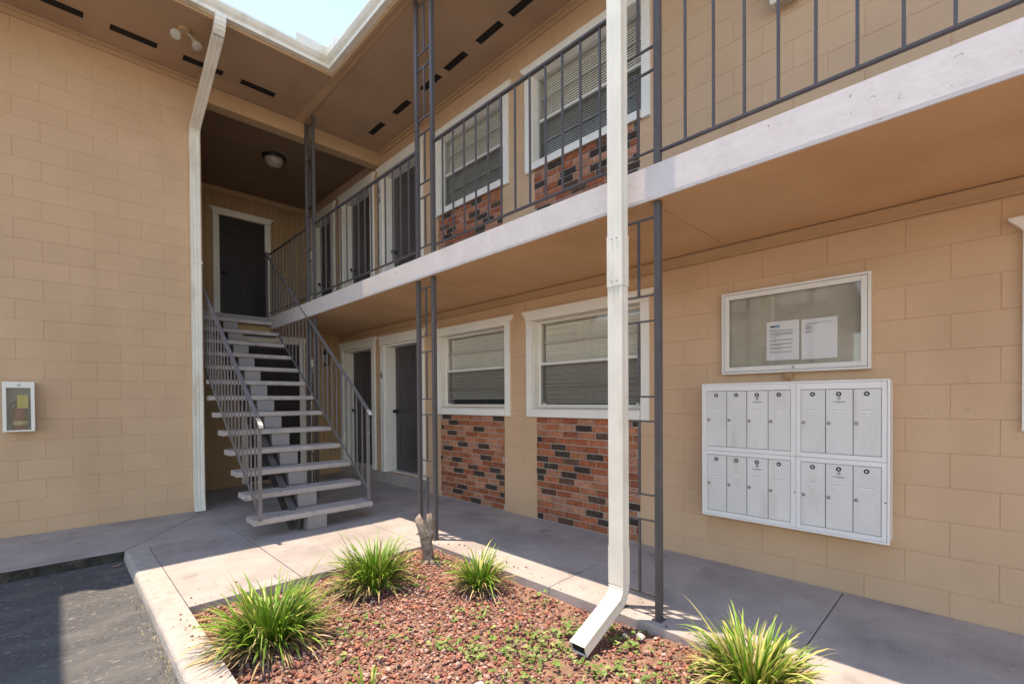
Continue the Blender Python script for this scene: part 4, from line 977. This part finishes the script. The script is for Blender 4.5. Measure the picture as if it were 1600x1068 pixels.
# pale stone, pebbles and a fallen leaf
def lump(name, x, y, s, m_, lab, cat, flat=1.0, k=0):
    v = shapes[k]*s*np.array([1, 1, flat])+np.array([x, y, bedz(x, y)+.02+s*.5*flat]); me = bpy.data.meshes.new(name); me.from_pydata([tuple(map(float, p)) for p in v], [], [tuple(map(int, f)) for f in if_]); return tag(link(name, me, m_), lab, cat)
lump('pale_stone', 1.42, 1.70, .028, 'pale_stone', 'single whitish stone on the red lava rock', 'stone', .6, 2)
lump('pebble', 2.40, 1.42, .026, 'pale_stone', 'grey rounded pebble beside the downspout elbow', 'stone', .8, 5)
lump('pebble', 2.36, 1.50, .022, 'pale_stone', 'small pinkish pebble beneath the downspout elbow', 'stone', .8, 6)
def leafmesh(name, x, y, z, L, a, m_, lab):
    m = MB(); pr = [(-1,0),(-.5,.32),(0,.42),(.5,.28),(1,0),(.5,-.28),(0,-.42),(-.5,-.32)]
    ctr = (x, y, z+.008); ring = [(x+L*(p*math.cos(a)-q*math.sin(a)), y+L*(p*math.sin(a)+q*math.cos(a)), z+.01*p*p+.012*abs(q)) for p, q in pr]
    for k in range(8): m.poly([ctr, ring[k], ring[(k+1) % 8]])
    tag(m.build(name, m_), lab, 'leaf')
leafmesh('fallen_leaf', .37, 5.30, -.08, .045, .6, 'dry_leaf', 'orange dead leaf on the asphalt at the kerb corner')
leafmesh('fallen_leaf', 1.92, 1.02, bedz(1.92,1.02)+.035, .05, 1.2, 'dry_leaf', 'curled tan dead leaf lying at the front of the bed')

# ------------------------------------------------------------------ out of frame: canopy added to shade the drive; building and trees across
wc = thing('canopy', (-1.2, 3.8, 0), 'flat roofed canopy added unseen outside the left edge to shade part of the drive', 'canopy')
m = MB(); m.box(-2.0, -.52, 2.0, 5.587, 5.272, 5.40); m.build('roof', 'tan_soffit', wc)
for y in (2.2, 5.2):
    m = MB(); m.box(-1.95, -1.85, y-.05, y+.05, -.084, 5.271); m.build('post', 'post_paint', wc)
m = MB(); m.box(-60,-4.5,-60,4.4,-.083,-.079); m.box(-4.5,.42,-60,-1.8,-.083,-.079); tag(m.build('bounce_paving', 'concrete'), kind='structure')  # unseen pale paving added to bounce light into the shaded court
t = thing('distant_building', (-18, 10, 0), 'pale building across the drive seen only as a reflection in the notice board', 'building')
m = MB(); m.box(-24, -15.2, 5.4, 24, -.32, 4.9); m.build('wall', 'far_wall', t)
m = MB(); m.prism([(-14.2,4.95),(-14.2,5.15),(-19.5,6.8),(-24.8,5.15),(-24.8,4.95)], 4.6, 25, axis=1); m.build('roof', 'roof_shingle', t)
for k, (tx, ty, th) in enumerate(((-17,1.2,6.2),(-19,-2.6,7.5),(-15,-7,6.6))):
    t = thing('shade_tree', (tx, ty, -.3), ('bushy tree nearest the far building, seen in the board reflection', 'tallest tree across the drive, seen only in reflections', 'wide tree across the drive behind the camera')[k], 'tree', 'trees across the drive')
    m = MB(); m.tube([(tx,ty,-.3),(tx+.1,ty,1.2),(tx-.1,ty+.1,2.6),(tx,ty,th*.7)], [.22,.17,.13,.05], 8)
    for q in range(5):
        a = q*1.26; m.tube([(tx,ty,2+q*.35),(tx+math.cos(a)*1.2,ty+math.sin(a)*1.2,3.2+q*.4)], [.08,.02], 6)
    m.build('trunk', 'bark', t)
    V, Fc, Cc = [], [], []; n0 = 0
    for q in range(2600):
        d = rng.normal(size=3); d /= np.linalg.norm(d); rr = rng.uniform(.4, 1)**.5*(1+.25*math.sin(5*d[0]+k)*math.sin(4*d[2]))
        c = np.array([tx, ty, th*.62])+d*rr*np.array([2.0, 2.0, th*.36]); a = rng.normal(size=3); a /= np.linalg.norm(a); b = np.cross(a, d+.01); b /= np.linalg.norm(b); s = rng.uniform(.09, .17)
        V += [c-a*s, c+b*s*.5, c+a*s, c-b*s*.5]; Cc += [np.array([.07,.12,.03])*rng.uniform(.5, 1.5)]*4; Fc.append((n0, n0+1, n0+2, n0+3)); n0 += 4
    link('crown', arr_mesh('crown', V, Fc, Cc, 'leaf'), None, t)
